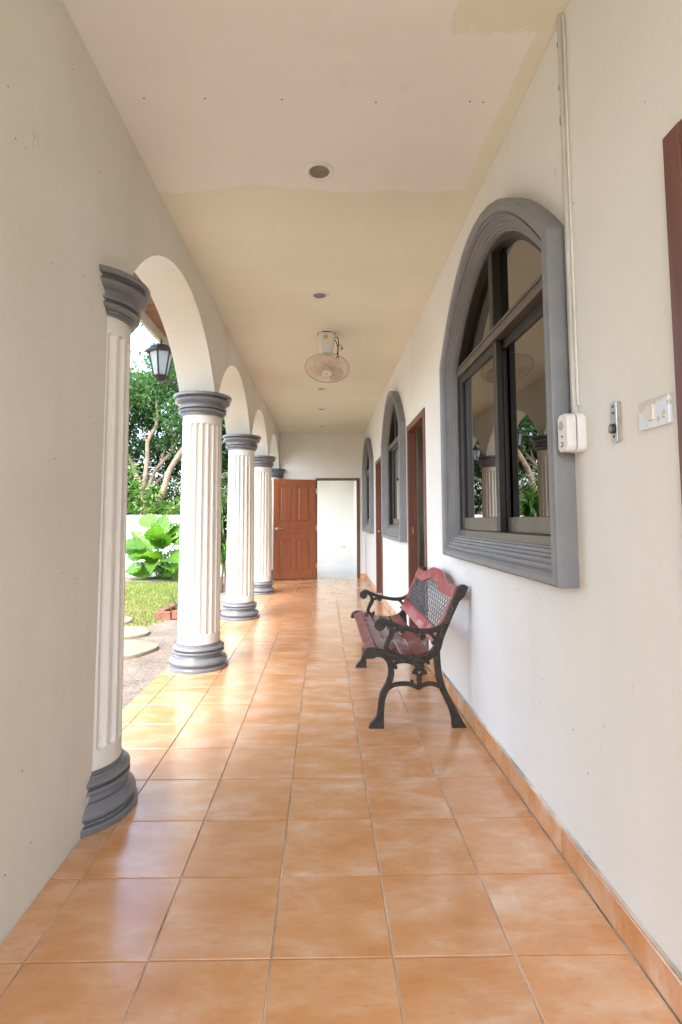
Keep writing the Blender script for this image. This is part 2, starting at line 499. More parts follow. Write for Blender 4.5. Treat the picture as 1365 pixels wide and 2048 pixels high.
# ------------------------------------------------------------------ ground and floor
g = MB().box(-60, 60, -60, 90, GZ - .6, GZ).build('ground', M_SOIL); tag(g, kind='structure')
d = MB().box(-22, -1.5, 11.9, 16.7, GZ - .1, GZ + .012).build('driveway', M_CONCRETE); tag(d, kind='structure')
fl = MB().box(-1.262, XR + .14, -1.5, YB + .12, GZ - .3, -.005).build('floor', M_GROUT); tag(fl, kind='structure')
S, GX, GY = .33, -.1425, 1.5103
def tile_mesh(wx, wy):
    a, b, h = wx/2 - .0022, wy/2 - .0022, .010; c = .0016
    vs = [(-a,-b,-h),(a,-b,-h),(a,b,-h),(-a,b,-h),(-a,-b,-c),(a,-b,-c),(a,b,-c),(-a,b,-c),(-a+c,-b+c,0),(a-c,-b+c,0),(a-c,b-c,0),(-a+c,b-c,0)]
    fs = [(0,1,5,4),(1,2,6,5),(2,3,7,6),(3,0,4,7),(4,5,9,8),(5,6,10,9),(6,7,11,10),(7,4,8,11),(8,9,10,11)]
    return MB().add(vs, fs).mesh('tile', M_TILE)
tcache = {}
for j in range(-5, 28):
    y0 = GY + j*S; y1 = min(y0 + S, YB)
    if y1 - y0 < .03: continue
    xs = [GX + k*S for k in range(-2, 3)] + [.838]
    xs = ([-1.262, GX - 3*S] if y0 > 2.15 else [XL + .002]) + xs
    for x0, x1 in zip(xs[:-1], xs[1:]):
        key = (round(x1-x0, 3), round(y1-y0, 3))
        if key not in tcache: tcache[key] = tile_mesh(*key)
        t = link('tile', tcache[key], fl, ((x0+x1)/2, (y0+y1)/2, random.uniform(-.0004, .0004)),
                 (random.gauss(0, .0011), random.gauss(0, .0011), random.gauss(0, .0006)))

# ------------------------------------------------------------------ walls
def arch_pts(yc, zs, half, Rr, n=24):
    a = math.asin(min(1, half / Rr)); zc = zs - Rr*math.cos(a)
    return [(yc + Rr*math.sin(-a + 2*a*k/n), zc + Rr*math.cos(-a + 2*a*k/n)) for k in range(n+1)]
outl = [(-1.5, GZ - .2), (COLY[0], GZ - .2), (COLY[0], 2.20)]
for a, b in zip(COLY[:-1], COLY[1:]):
    outl += arch_pts((a+b)/2, 2.20, (b-a)/2 - .045, 1.20)
outl += [(COLY[-1], 2.20), (COLY[-1], GZ - .2), (16.0, GZ - .2), (16.0, 3.42), (-1.5, 3.42)]
hole = [(11.6, .70), (11.6, 2.4), (14.7, 2.4), (14.7, .70)]  # unseen opening, added so that daylight brightens the far room
aw = link('arcade_wall', sheet('arcade_wall', [outl, hole], XL - XO, M_LEFT, YZ, (XL + XO)/2, smooth=30))
tag(aw, 'cream plastered arcade wall with four arches on the left of the veranda', 'wall')

WIN = [(2.61, 'nearest arched window, large, reflecting the arcade and garden'),
       (6.235, 'middle arched window with grey surround between the two brown doorways'),
       (9.76, 'farthest arched window with grey surround next to the back wall')]
WA, WB, WS, WH, WP = .85, .95, 2.20, .515, 2.0     # half width, sill, springing, rise and roundness of the surround
def wz(d, o=0):
    d = max(abs(d), 1e-4); sl = WH*WP/WA*(d/WA)**(WP - 1)
    return WS + WH*(1 - (d/WA)**WP) - o*math.sqrt(1 + sl*sl)
def contour(yc, o, n=22):
    a = WA - o
    return [(yc - a, WB + o), (yc + a, WB + o)] + [(yc + a*math.cos(math.pi*k/n), wz(a*math.cos(math.pi*k/n), o)) for k in range(n+1)]
DOORS = [(.20, 1.226), (4.35, 5.28), (7.62, 8.50)]   # outer frame Y ranges on the right wall
DH = 2.125
rw = [(-1.5, -.30)]
for a, b in DOORS: rw += [(a + .02, -.30), (a + .02, DH - .02), (b - .02, DH - .02), (b - .02, -.30)]
rw += [(YB + .14, -.30), (YB + .14, 3.42), (-1.5, 3.42)]
wl = link('house_wall', sheet('house_wall', [rw] + [contour(y, .115)[::-1] for y, _ in WIN], .10, M_WALL, YZ, XR + .05, smooth=30))
tag(wl, 'cream painted house wall with windows and doorways on the right of the veranda', 'wall')
OPX0, OPX1, OPZ = -.155, .70, 2.0
bw = [(XL + .003, -.10), (OPX0, -.10), (OPX0, OPZ), (OPX1, OPZ), (OPX1, -.10), (XR - .003, -.10), (XR - .003, ZC + .1), (XL + .003, ZC + .1)]
b = link('back_wall', sheet('back_wall', [bw], .12, M_WALL, XZ, -(YB + .06)))
tag(b, 'cream back wall with doorway at the far end of the veranda', 'wall')
c = MB().box(XL + .001, XR - .001, -1.5, YB + .005, ZC, ZC + .06).build('ceiling', M_CEIL); tag(c, kind='structure')
ro = MB().add([(-1.96,-1.7,3.52),(6,-1.7,3.52),(6,17,3.52),(-1.96,17,3.52),(-1.96,-1.7,3.60),(6,-1.7,5.4),(6,17,5.4),(-1.96,17,3.60)],
     [(0,3,2,1),(4,5,6,7),(0,1,5,4),(1,2,6,5),(2,3,7,6),(3,0,4,7)]).build('roof', M_ROOF)  # slab out of view, added to keep the sky off the interior
tag(ro, 'unseen house roof slab above the veranda, put in to block the sky', 'roof')

# rooms behind the house wall and behind the back wall
def room(name, x0, x1, y0, y1, mat, fmat, label):
    t = .08
    m = MB().box(x0, x1, y1, y1 + t, -.1, 3.40).box(x1, x1 + t, y0, y1 + t, -.1, 3.40).box(x0, x1, y0 - t, y0, -.1, 3.40)
    o = m.build(name, mat); tag(o, label, 'wall')
    f = MB().box(x0, x1, y0, y1, -.3, -.004).build('room_floor', fmat); tag(f, kind='structure')
    cl = MB().box(x0, x1, y0, y1, 2.75, 2.80).build('room_ceiling', mat); tag(cl, kind='structure')
room('room_wall', XR + .102, 4.2, -1.0, 3.95, M_ROOM, M_CONCRETE, 'dim room walls seen behind the nearest arched window')
room('room_wall', XR + .102, 4.2, 4.12, 7.40, M_ROOM, M_CONCRETE, 'dim beige room walls seen through the open brown doorway behind the bench')
room('room_wall', XR + .102, 4.2, 7.58, 10.60, M_ROOM, M_CONCRETE, 'dim room walls behind the farthest arched window')
m = MB().box(XL + .003, 3.2, 15.0, 15.08, -.1, 2.9).box(.86, .93, YB + .40, 15.0, -.1, 2.9)
tag(m.build('room_wall', M_CREAM), 'bright cream room walls seen through the far open doorway', 'wall')
f = MB().box(XL + .003, .86, YB + .122, 15.0, -.3, -.002).build('room_floor', M_ROOMFLOOR); tag(f, kind='structure')
f = MB().box(XL + .003, 3.2, YB + .122, 15.0, 2.9, 2.95).build('room_ceiling', M_WHITE_PLASTER); tag(f, kind='structure')
# socket in that room
so = empty('wall_socket', (.565, 14.998, .42), 'small white wall socket low on the pale wall of the far room', 'socket')
MB().cbox(-.055, .055, -.012, 0, -.035, .035, .003).build('plate', M_PLASTIC, so)
for dx in (-.025, .025): MB().box(dx - .01, dx + .01, -.0135, -.0118, -.012, .012).build('outlet', M_DARKPL, so)

# skirting on the right wall
skc = {}
def skirt(y0, y1, root):
    n = max(1, round((y1-y0)/S)); st = (y1-y0)/n
    for k in range(n):
        key = round(st, 3)
        if key not in skc: skc[key] = MB().cbox(-.017, -.0005, -st/2 + .0015, st/2 - .0015, 0, .092, .0025).mesh('skirting_tile', M_TILE)
        link('skirting_tile', skc[key], root, (XR, y0 + (k+.5)*st, .0012))
sk = empty('tile_skirting', (0, 0, 0), 'low orange tile skirting along the foot of the right wall', 'skirting')
ystart = GY + S*0
skirt(GY - .33*0.8, GY + 8*S + .19, sk)
skirt(DOORS[1][1], DOORS[2][0], sk); skirt(DOORS[2][1], YB - .002, sk)
MB().cbox(.742, XR - .018, YB - .017, YB - .0005, .0012, .093, .0025).build('skirting_tile', M_TILE, sk)
MB().box(XR - .012, XR - .0008, GY - .26, DOORS[1][0], .0935, .097).build('caulk_line', M_GROUT, sk)

# ------------------------------------------------------------------ fluted columns
def torus_prof(r0, z0, z1, bulge, n=8):
    return [(r0 + bulge*math.sin(math.pi*k/n), z0 + (z1-z0)*k/n) for k in range(n+1)]
BASE = [(.15, -.003), (.236, -.003), (.239, .003), (.239, .021), (.235, .026), (.214, .0265), (.212, .030)] + torus_prof(.209, .031, .088, .022) + \
       [(.208, .089), (.204, .094), (.190, .096), (.182, .106), (.181, .114), (.186, .123), (.200, .1255), (.206, .129), (.206, .137), (.202, .141), (.186, .1425)] + \
       torus_prof(.187, .144, .179, .019) + [(.185, .180), (.184, .188), (.176, .1885), (.176, .196), (.171, .1965), (.171, .201), (.14, .2015)]
CAP = [(.14, 2.038), (.171, 2.038), (.171, 2.046), (.178, 2.0465), (.178, 2.055), (.182, 2.0555)] + torus_prof(.178, 2.058, 2.094, .019) + \
      [(.181, 2.096), (.200, 2.0965), (.201, 2.106), (.186, 2.1065), (.184, 2.116), (.187, 2.126), (.196, 2.137), (.206, 2.141)] + \
      torus_prof(.204, 2.143, 2.184, .023) + [(.208, 2.186), (.212, 2.190), (.236, 2.1905), (.240, 2.195), (.240, 2.210), (.235, 2.216), (.15, 2.217)]
def shaft_mesh():
    NF, SEG = 20, 10; n = NF*SEG
    z0, z1 = .198, 2.043; f0, f1 = .275, 1.968; wid, dep = .37, .0185
    zs = [z0, .22, .25, f0 - .001] + [f0 + .018*t for t in (.02, .1, .25, .45, .7, 1)] + list(np.linspace(f0 + .15, f1 - .15, 8)) + \
         [f1 - .018*t for t in (1, .7, .45, .25, .1, .02)] + [f1 + .001, 1.99, 2.02, z1]
    vs = []; fs = []
    for z in zs:
        tt = (z - z0)/(z1 - z0); r = .169 - .008*tt - .003*max(0, tt - .5)
        e = min(z - f0, f1 - z)/.018
        we = 0 if e <= 0 else wid*math.sqrt(max(0, 1 - (1 - min(1, e))**2))
        for k in range(n):
            fr = (k % SEG)/SEG - .5; rr = r
            if we > .01 and abs(fr) < we: rr -= dep*math.sqrt(1 - (fr/we)**2)*min(1, we/wid*1.0)
            an = 2*math.pi*(k + SEG/2)/n
            vs.append((rr*math.cos(an), rr*math.sin(an), z))
    for i in range(len(zs)-1):
        for k in range(n):
            k2 = (k+1) % n; fs.append((i*n+k, i*n+k2, (i+1)*n+k2, (i+1)*n+k))
    return MB().add(vs, fs).mesh('shaft', M_COLUMN, 28)
SH = shaft_mesh(); BM = MB().lathe(BASE, 72).mesh('base', M_GREY, 33); CM = MB().lathe(CAP, 72).mesh('capital', M_GREY, 33)
CL = ['nearest white fluted column with grey base, half sunk into the end of the left wall',
      'second white fluted column from the camera, free standing, all of it in view',
      'third white fluted column from the camera, with strap-leaf plant beyond its left side',
      'fourth white fluted column from the camera, just before the open brown door',
      'farthest fluted column, its lower part hidden behind the open brown door']
for i, y in enumerate(COLY):
    e = empty('fluted_column', (CX, y, 0), CL[i], 'column', 'fluted columns of the arcade', rz=R(3*i))
    link('base', BM, e); link('shaft', SH, e); link('capital', CM, e)

# ------------------------------------------------------------------ arched windows
PROF = [(-.0, -.002), (0, .064), (.003, .071), (.010, .076), (.030, .077), (.042, .072), (.050, .063), (.052, .056), (.058, .056), (.060, .061), (.070, .062), (.073, .058),
        (.074, .048), (.080, .046), (.090, .047), (.093, .042), (.094, .034), (.104, .033), (.107, .029), (.108, .022), (.120, .021), (.123, .017), (.124, .010), (.131, .009), (.132, .006), (.132, -.050)]
def ring_sweep(yc, prof, n=22):
    mb = MB(); rings = [contour(yc, o, n) for o, _ in prof]; L = len(rings[0])
    vs = [(XR - p, y, z) for (o, p), rg in zip(prof, rings) for y, z in rg]; fs = []
    for i in range(len(prof)-1):
        for k in range(L):
            k2 = (k+1) % L; fs.append((i*L+k, (i+1)*L+k, (i+1)*L+k2, i*L+k2))
    return mb.add(vs, fs)
def arched_window(yc, label, gap):
    w_ = empty('arched_window', (XR, yc, WB), label, 'window', 'arched windows of the house wall')
    P = lambda o: loc_of(w_, o)
    P(ring_sweep(yc, PROF).build('surround', M_GREY_W, None, 24))
    fr = P(ring_sweep(yc, [(.1305, -.012), (.160, -.012), (.160, -.022), (.166, -.022), (.166, -.085), (.1305, -.085), (.1305, -.012)]).build('frame', M_ALUD, None, 30))
    a = WA - .162; zt0, zt1 = 2.085, 2.145
    tr = P(MB().cbox(XR + .002, XR + .088, yc - a, yc + a, zt0, zt1, .003).build('transom', M_ALU))
    sub(tr, MB().cbox(XR - .004, XR + .0015, yc - a, yc + a, zt1 - .018, zt1 - .004, .001).build('transom_lip', M_ALU))
    zb = WB + .132
    P(MB().cbox(XR - .002, XR + .086, yc - a, yc + a, zb - .002, zb + .036, .003).build('sill_track', M_ALU))
    ztop = wz(.03, .16)
    P(MB().cbox(XR + .006, XR + .072, yc - .030, yc + .030, zt1, ztop - .004, .003).build('mullion', M_ALUD))
    # fan-light panes
    for s in (-1, 1):
        pts = []
        for k in range(15):
            yy = .032 + (a - .034)*k/14
            pts.append((yc + s*yy, wz(yy, .162)))
        pts = [p for p in pts if p[1] > zt1 + .002]
        lp = [(yc + s*.032, zt1 + .001)] + pts + [(pts[-1][0], zt1 + .001)]
        P(link('pane', sheet('pane', [lp], .005, M_GLASS, YZ, XR + .050)))
    # two sliding sashes on two tracks
    z0, z1 = zb + .036, zt0
    for s, dx in ((1, .016), (-1, .050)):
        y0, y1 = (yc - .035, yc + a) if s > 0 else (yc - a, yc + .035)
        if gap and s > 0: y0, y1 = y0 - gap, y1 - gap
        t = .030
        sash = P(MB().cbox(XR + dx, XR + dx + t, y0, y0 + .058, z0, z1, .003).cbox(XR + dx, XR + dx + t, y1 - .058, y1, z0, z1, .003).build('sash', M_ALUD))
        rl_ = sub(sash, MB().cbox(XR + dx + .001, XR + dx + t - .001, y0 + .058, y1 - .058, z0, z0 + .075, .003).build('bottom_rail', M_ALU))
        sub(sash, MB().cbox(XR + dx + .001, XR + dx + t - .001, y0 + .058, y1 - .058, z1 - .05, z1, .003).build('top_rail', M_ALUD))
        sub(sash, MB().cbox(XR + dx - .003, XR + dx + .001, y0 + .002, y0 + .013, z0 + .01, z1 - .01, .001).build('pull_strip', M_ALU))
        sub(sash, MB().box(XR + dx + .013, XR + dx + .018, y0 + .056, y1 - .056, z0 + .073, z1 - .048).build('pane', M_GLASS))
    return w_
for k, (yc, lab) in enumerate(WIN): arched_window(yc, lab, .32 if k == 1 else 0)

# ------------------------------------------------------------------ door frames and doors
def side_frame(a, b, label):
    e = empty('door_frame', (XR, (a+b)/2, 0), label, 'door frame', 'brown wooden door frames of the house wall')
    t, x0, x1 = .06, XR - .012, XR + .072
    for y0, y1 in ((a, a + t), (b - t, b)):
        loc_of(e, MB().cbox(x0, x1, y0, y1, -.003, DH, .003).build('jamb', M_JAMB))
    loc_of(e, MB().cbox(x0 + .001, x1 - .001, a + t, b - t, DH - t, DH - .001, .003).build('lintel', M_JAMB))
    loc_of(e, MB().cbox(x0 + .004, x1, a + t, b - t, -.004, .022, .003).build('threshold', M_CONCRETE))
    for y0, y1 in ((a + t - .001, a + t + .012), (b - t - .012, b - t + .001)):
        loc_of(e, MB().box(XR + .045, XR + .073, y0, y1, .022, DH - t - .001).build('door_stop', M_JAMB))
    return e
side_frame(*DOORS[0], 'brown wooden door frame at the right edge of the picture beside the light switch')
fr_open = side_frame(*DOORS[1], 'brown wooden door frame of the open doorway behind the bench')
side_frame(*DOORS[2], 'brown wooden door frame between the middle and the farthest arched window')

def panel_door(name, w_, h, label, mat, lever='lever'):
    """local: hinge at x=0, leaf to -x, front faces -y, bottom z=0"""
    e = empty(name, (0, 0, 0), label, 'door')
    t = .036; st = .115
    P = lambda mb, n, m_=mat, sm=None: mb.build(n, m_, e, sm)
    xs = [(-w_, -w_ + st), (-st, 0)]
    for x0, x1 in xs: P(MB().cbox(x0, x1, -t, 0, 0, h, .002), 'stile')
    rails = [(0, .16), (.80, .90), (1.00, 1.12), (h - .13, h)]
    for z0, z1 in rails: P(MB().cbox(-w_ + st, -st, -t + .001, -.001, z0, z1, .002), 'rail')
    mid = -w_/2; mw = .075
    for z0, z1 in ((.16, .80), (1.12, h - .13)):
        P(MB().cbox(mid - mw/2, mid + mw/2, -t + .001, -.001, z0, z1, .002), 'mullion')
        for x0, x1 in ((-w_ + st, mid - mw/2), (mid + mw/2, -st)):
            pn = P(MB().box(x0, x1, -t + .014, -.014, z0, z1), 'panel')
            m_ = MB(); q = .035; yf = -t + .014; yr = -t + .004
            for (X0, X1, Z0, Z1), yy in (((x0 + q, x1 - q, z0 + q, z1 - q), yf), ((x0 + q + .018, x1 - q - .018, z0 + q + .018, z1 - q - .018), yr)):
                m_.v += [(X0, yy - .0005, Z0), (X1, yy - .0005, Z0), (X1, yy - .0005, Z1), (X0, yy - .0005, Z1)]
            m_.f += [(0,1,5,4),(1,2,6,5),(2,3,7,6),(3,0,4,7),(4,5,6,7)]
            m_.build('raised_field', mat, pn)
    P(MB().box(-w_ + st, -st, -t + .012, -.014, .90, 1.00), 'panel')
    return e
dl = panel_door('panel_door', .865, 1.985, 'open reddish brown panelled wooden door at the far end of the veranda', M_DOOR)
dl.location = (-.165, YB - .020, .012); dl.rotation_euler = (0, 0, R(15))
h = MB().lathe([(.001, -.012), (.030, -.012), (.032, -.006), (.032, .004), (.012, .006), (.011, .04), (.001, .04)], 20).xf(Matrix.Rotation(R(90), 4, 'X'))
hd = h.xf(Matrix.Translation((-.805, -.046, 1.0))).build('handle', M_CHROME, dl, 40)
MB().tube(smooth_line([(-.805, -.082, 1.0), (-.78, -.086, 1.0), (-.73, -.084, .998), (-.695, -.080, .996)], 4), .0095, 10).build('lever', M_CHROME, hd, 50)
for z in (.25, 1.0, 1.75): MB().tube([(.006, -.040, z - .05), (.006, -.040, z + .05)], .007, 8).build('hinge', M_STEEL, dl, 50)
# back door frame
bf = empty('door_frame', (.27, YB, 0), 'thin brown door frame round the bright far doorway', 'door frame')
loc_of(bf, MB().cbox(OPX0 - .01, OPX0 + .025, YB - .014, YB + .125, -.002, OPZ + .035, .002).build('jamb', M_JAMB))
loc_of(bf, MB().cbox(OPX1 - .02, OPX1 + .040, YB - .014, YB + .125, -.002, OPZ + .035, .002).build('jamb', M_JAMB))
loc_of(bf, MB().cbox(OPX0 + .025, OPX1 - .02, YB - .013, YB + .124, OPZ - .012, OPZ + .034, .002).build('lintel', M_JAMB))
# near door (right edge), door B closed, door A leaf swung inwards
d1 = panel_door('panel_door', .91, 2.03, 'dark brown door at the right edge of the picture, mostly out of view', M_DARKDOOR)
d1.location = (XR + .112, .265, .026); d1.rotation_euler = (0, 0, R(-90))
d2 = panel_door('panel_door', .755, 2.03, 'closed brown door between the middle and the farthest arched window', M_DOOR)
d2.location = (XR + .112, 7.684, .026); d2.rotation_euler = (0, 0, R(-90))
d3 = panel_door('panel_door', .79, 2.03, 'dark brown door standing open inwards behind the near jamb of the open doorway', M_DARKDOOR)
d3.location = (XR + .118, 4.372, .026); d3.rotation_euler = (0, 0, R(179))
def knob(e, x, z, mat, y=-.036):
    MB().lathe([(.001, 0), (.028, 0), (.03, .006), (.012, .012), (.011, .03), (.022, .036), (.027, .05), (.022, .064), (.001, .068)], 20).xf(
        Matrix.Translation((x, y, z)) @ Matrix.Rotation(R(90), 4, 'X')).build('knob', mat, e, 40)
knob(d2, -.70, .97, M_CHROME); knob(d1, -.06, 1.0, M_BRASS); knob(d3, -.73, 1.0, M_BRASS)
stp = MB().cbox(XR + .026, XR + .042, 5.2175, 5.2205, 1.04, 1.11, .001).build('strike_plate', M_BRASS)
stp.parent = fr_open; stp.matrix_parent_inverse = Matrix.Translation(fr_open.location).inverted()
# ------------------------------------------------------------------ ceiling fittings
LY = [(2.58, 'nearest round ceiling downlight, largest in the picture'), (4.078, 'second ceiling downlight from the camera, just before the fan'),
      (7.08, 'third ceiling downlight from the camera, first one beyond the fan'), (8.41, 'fourth ceiling downlight from the camera, second one beyond the fan'),
      (9.96, 'farthest ceiling downlight, nearest to the back wall')]
mring = MB().lathe([(.050, .012), (.052, -.006), (.058, -.011), (.070, -.009), (.077, .0005), (.074, .004)], 40, False).mesh('trim_ring', M_PLASTIC, 50)
mcan = MB().lathe([(.0525, -.003), (.050, -.0005), (.046, -.0012), (.001, -.0018)], 40, False).mesh('lamp_can', M_CAN, 50)
# near-flat reflector cup, no real recess: the hollow's dark is put into its colour
mcup = MB().lathe([(.053, -.0045), (.050, -.0030), (.040, -.0018), (.001, -.0012)], 40, False).mesh('reflector', M_CAN, 60)
for y, lab in LY:
    e = empty('downlight', (-.030 if y > 3 else -.020, y, ZC), lab, 'downlight', 'round downlights along the ceiling')
    link('trim_ring', mring, e); link('reflector', mcup, e)
nm = MB().lathe([(.001, -.003), (.003, -.002), (.0036, .0005)], 10, False).mesh('screw_cap', simple('dark_screw', (.03, .025, .02), .6))
ns = empty('screw_row', (0, 2.12, ZC), 'row of small dark screw heads across the near ceiling', 'screws')
for x in (-.766, -.506, -.178, .227, .632, .689): link('screw', nm, ns, (x, random.uniform(-.006, .01), 0), None)

def ceiling_fan():
    e = empty('orbit_fan', (.030, 4.96, ZC), 'cream ceiling orbit fan with round wire guard', 'fan')
    # tapered housing: square-round cross-section
    prof = [(.076, .0), (.080, -.012), (.079, -.05), (.070, -.13), (.058, -.19), (.050, -.205)]
    n = 32; vs = []; fs = []
    for r, z in prof:
        for k in range(n):
            a = 2*math.pi*k/n; c_, s_ = math.cos(a), math.sin(a)
            q = r / (abs(c_)**4 + abs(s_)**4)**.25
            vs.append((q*c_, q*s_*.9, z - .004))
    for i in range(len(prof)-1):
        for k in range(n): k2 = (k+1) % n; fs.append((i*n+k, (i+1)*n+k, (i+1)*n+k2, i*n+k2))
    fs.append(tuple((len(prof)-1)*n + k for k in range(n)))
    hs_ = MB().add(vs, fs).build('housing', M_FANW, e, 50)
    MB().lathe([(.001, .0), (.086, .0), (.086, -.007), (.001, -.007)], 32).xf(Matrix.Diagonal((1, .9, 1, 1))).build('ceiling_plate', M_DARKPL, e)
    st = MB().lathe([(.001, 0), (.021, 0), (.021, .002), (.001, .002)], 24).xf(Matrix.Translation((-.008, -.0715, -.052)) @ Matrix.Rotation(R(86), 4, 'X')).build('energy_sticker', M_ORANGE, hs_)
    MB().lathe([(.001, 0), (.014, 0), (.014, .001), (.001, .001)], 24).xf(Matrix.Translation((-.008, -.0736, -.052)) @ Matrix.Rotation(R(86), 4, 'X')).build('sticker_centre', M_YELLOW, hs_)
    cu = bpy.data.curves.new('five', 'FONT'); cu.body = '5'; cu.size = .026; cu.align_x = 'CENTER'; cu.align_y = 'CENTER'; cu.extrude = .0005
    to = bpy.data.objects.new('five', cu); COL.objects.link(to); dg = bpy.context.evaluated_depsgraph_get()
    me = bpy.data.meshes.new_from_object(to.evaluated_get(dg)); bpy.data.objects.remove(to)
    me.materials.clear(); me.materials.append(M_ORANGE); me.transform(Matrix.Translation((-.008, -.0752, -.052)) @ Matrix.Rotation(R(86), 4, 'X'))
    link('sticker_digit', me, hs_)
    # swivelling arm, motor and guarded blades; fan axis tips towards the camera
    tilt = Matrix.Translation((.006, -.035, -.335)) @ Matrix.Rotation(R(4), 4, 'Y') @ Matrix.Rotation(R(-24), 4, 'X')
    MB().tube([(.0, .02, -.18), (.004, .0, -.23), (.006, -.02, -.27)], [.020, .018, .020], 12).build('arm', M_FANW, e, 50)
    MB().lathe([(.001, .095), (.03, .09), (.056, .07), (.060, .03), (.052, .0), (.001, -.005)], 28).xf(tilt).build('motor', M_FANW, e, 45)
    hub = MB().lathe([(.001, -.012), (.034, -.012), (.040, -.018), (.040, -.045), (.034, -.052), (.001, -.054)], 28).xf(tilt).build('hub', M_FANW, e, 45)
    for k in range(3):
        vs = []; fs = []; A0 = R(120*k + 20)
        NR, NA = 9, 8
        for i in range(NR+1):
            r = .034 + .146*i/NR
            span = R(46 + 42*math.sin(math.pi*min(1, (i/NR)**.8))) ; span *= (1 if i < NR else .55)
            for j in range(NA+1):
                t = j/NA - .5; an = A0 + span*t + R(26)*(i/NR)
                vs.append((r*math.cos(an), r*math.sin(an), -.030 - .030*t*(1.1 - .5*i/NR)))
        for i in range(NR):
            for j in range(NA):
                a_ = i*(NA+1) + j; fs.append((a_, a_+1, a_+NA+2, a_+NA+1))
        o = MB().add(vs, fs).xf(tilt).build('blade', M_FANB, e, 60)
        sm = o.modifiers.new('thick', 'SOLIDIFY'); sm.thickness = .0025
    def guard(name, sgn, depth, rings):
        m_ = MB(); R0 = .212; nw = 54
        f = lambda r: sgn*depth*(1 - (r/R0)**3.2) - .018
        for r in rings: m_.tube([(r*math.cos(2*math.pi*k/40), r*math.sin(2*math.pi*k/40), f(r)) for k in range(41)], .0017 if r < R0 else .0042, 5, False)
        for k in range(nw):
            a = 2*math.pi*k/nw
            m_.tube([(r*math.cos(a + .25*(r-.05)), r*math.sin(a + .25*(r-.05)), f(r)) for r in (.045, .09, .13, .165, .19, .205, .212)], .0010, 4, False)
        m_.xf(tilt); o = m_.build(name, M_GUARD, e); tag(o, kind='stuff')
    guard('front_guard', -1, .062, (.045, .212)); guard('rear_guard', 1, .070, (.05, .13, .211))
    MB().lathe([(.001, -.083), (.047, -.081), (.049, -.077), (.045, -.073), (.001, -.072)], 28).xf(tilt).build('guard_badge', M_PLASTIC_OLD, e, 50)
    MB().box(-.003, .002, -.014, .014, -.0850, -.0825).xf(tilt).build('badge_mark', M_DARKPL, e)
    # loose wiring
    for pts in ([(.062, -.02, -.06), (.10, -.05, -.05), (.115, -.06, -.10), (.108, -.06, -.17), (.100, -.05, -.24), (.09, -.04, -.26)],
                [(.062, -.02, -.065), (.085, -.05, -.085), (.104, -.06, -.14), (.108, -.06, -.20), (.112, -.05, -.25), (.10, -.03, -.20)],
                [(.104, -.06, -.14), (.135, -.06, -.13), (.15, -.06, -.16), (.14, -.06, -.19)]):
        MB().tube(smooth_line(pts, 5), .0045 if pts[-1][2] < -.195 else .0022, 6).build('wire', M_DARKPL, e, 60)
    MB().tube([(.138, -.06, -.155), (.156, -.062, -.165)], .007, 8).build('connector', simple('red_plastic', (.25, .02, .015), .4), e, 50)
    MB().cbox(.118, .136, -.066, -.054, -.185, -.155, .002).build('connector', M_YELLOW, e)
ceiling_fan()

# ------------------------------------------------------------------ fittings on the right wall
cd = empty('cable_conduit', (XR, 1.73, 2.25), 'thin painted cable conduit running down the wall from the ceiling to the wall box', 'conduit')
loc_of(cd, MB().cbox(XR - .018, XR + .001, 1.723, 1.742, 1.53, ZC - .004, .003).build('trunking', simple('trunking_paint', (.56, .545, .50), .45, 0, .10, 8, .05)))
loc_of(cd, MB().tube([(XR - .004, 1.716, 1.56), (XR - .004, 1.717, 2.3), (XR - .005, 1.714, ZC - .02)], .0045, 8).build('cable', M_CONDUIT, None, 50))
for z in (2.86, 2.70, 2.57): loc_of(cd, MB().box(XR - .0186, XR - .0176, 1.7365, 1.7415, z, z + random.uniform(.012, .035)).build('chip', M_DARKPL))

wb = empty('wall_sensor', (XR, 1.715, 1.468), 'white plastic wall box with round sensor at the lower end of the conduit', 'wall box')
def rounded(w_, h_, r, n=6, cx=0, cy=0):
    pts = []
    for qx, qy, a0 in ((1, 1, 0), (-1, 1, 90), (-1, -1, 180), (1, -1, 270)):
        for k in range(n+1):
            a = R(a0 + 90*k/n); pts.append((cx + qx*(w_/2 - r) + r*math.cos(a), cy + qy*(h_/2 - r) + r*math.sin(a)))
    return pts
def onwall(name, lp, d0, d1, mat, parent, yc, zc, bev=.003):
    me = sheet(name, [[(yc + x, zc + y) for x, y in l] for l in lp], d1 - d0, mat, YZ, XR - (d0 + d1)/2, bev, 40)
    return loc_of(parent, link(name, me))
onwall('back_shell', [rounded(.066, .124, .02)], -.001, .028, M_PLASTIC, wb, 1.712, 1.466)
onwall('front_shell', [rounded(.062, .120, .019)], .030, .062, M_PLASTIC, wb, 1.714, 1.466)
onwall('sensor_ring', [circle(0, 0, .019, 28)], .061, .0645, M_PLASTIC, wb, 1.716, 1.490, .001)
onwall('sensor_lens', [circle(0, 0, .0155, 28)], .0630, .0665, M_CONDUIT2, wb, 1.716, 1.490, .001)
onwall('switch_ring', [circle(0, 0, .0085, 20)], .061, .0638, M_DARKPL, wb, 1.718, 1.428, .0005)
onwall('slide_switch', [rounded(.010, .008, .002)], .063, .0665, M_PLASTIC, wb, 1.718, 1.428, .0005)
onwall('maker_mark', [rounded(.014, .005, .001)], .0615, .0626, M_DARKPL, wb, 1.716, 1.455, 0)
onwall('maker_mark', [rounded(.011, .0018, .0005)], .0615, .0626, M_CONDUIT2, wb, 1.716, 1.4485, 0)
onwall('seam', [rounded(.060, .118, .018)], .027, .031, M_DARKPL, wb, 1.713, 1.466, 0)

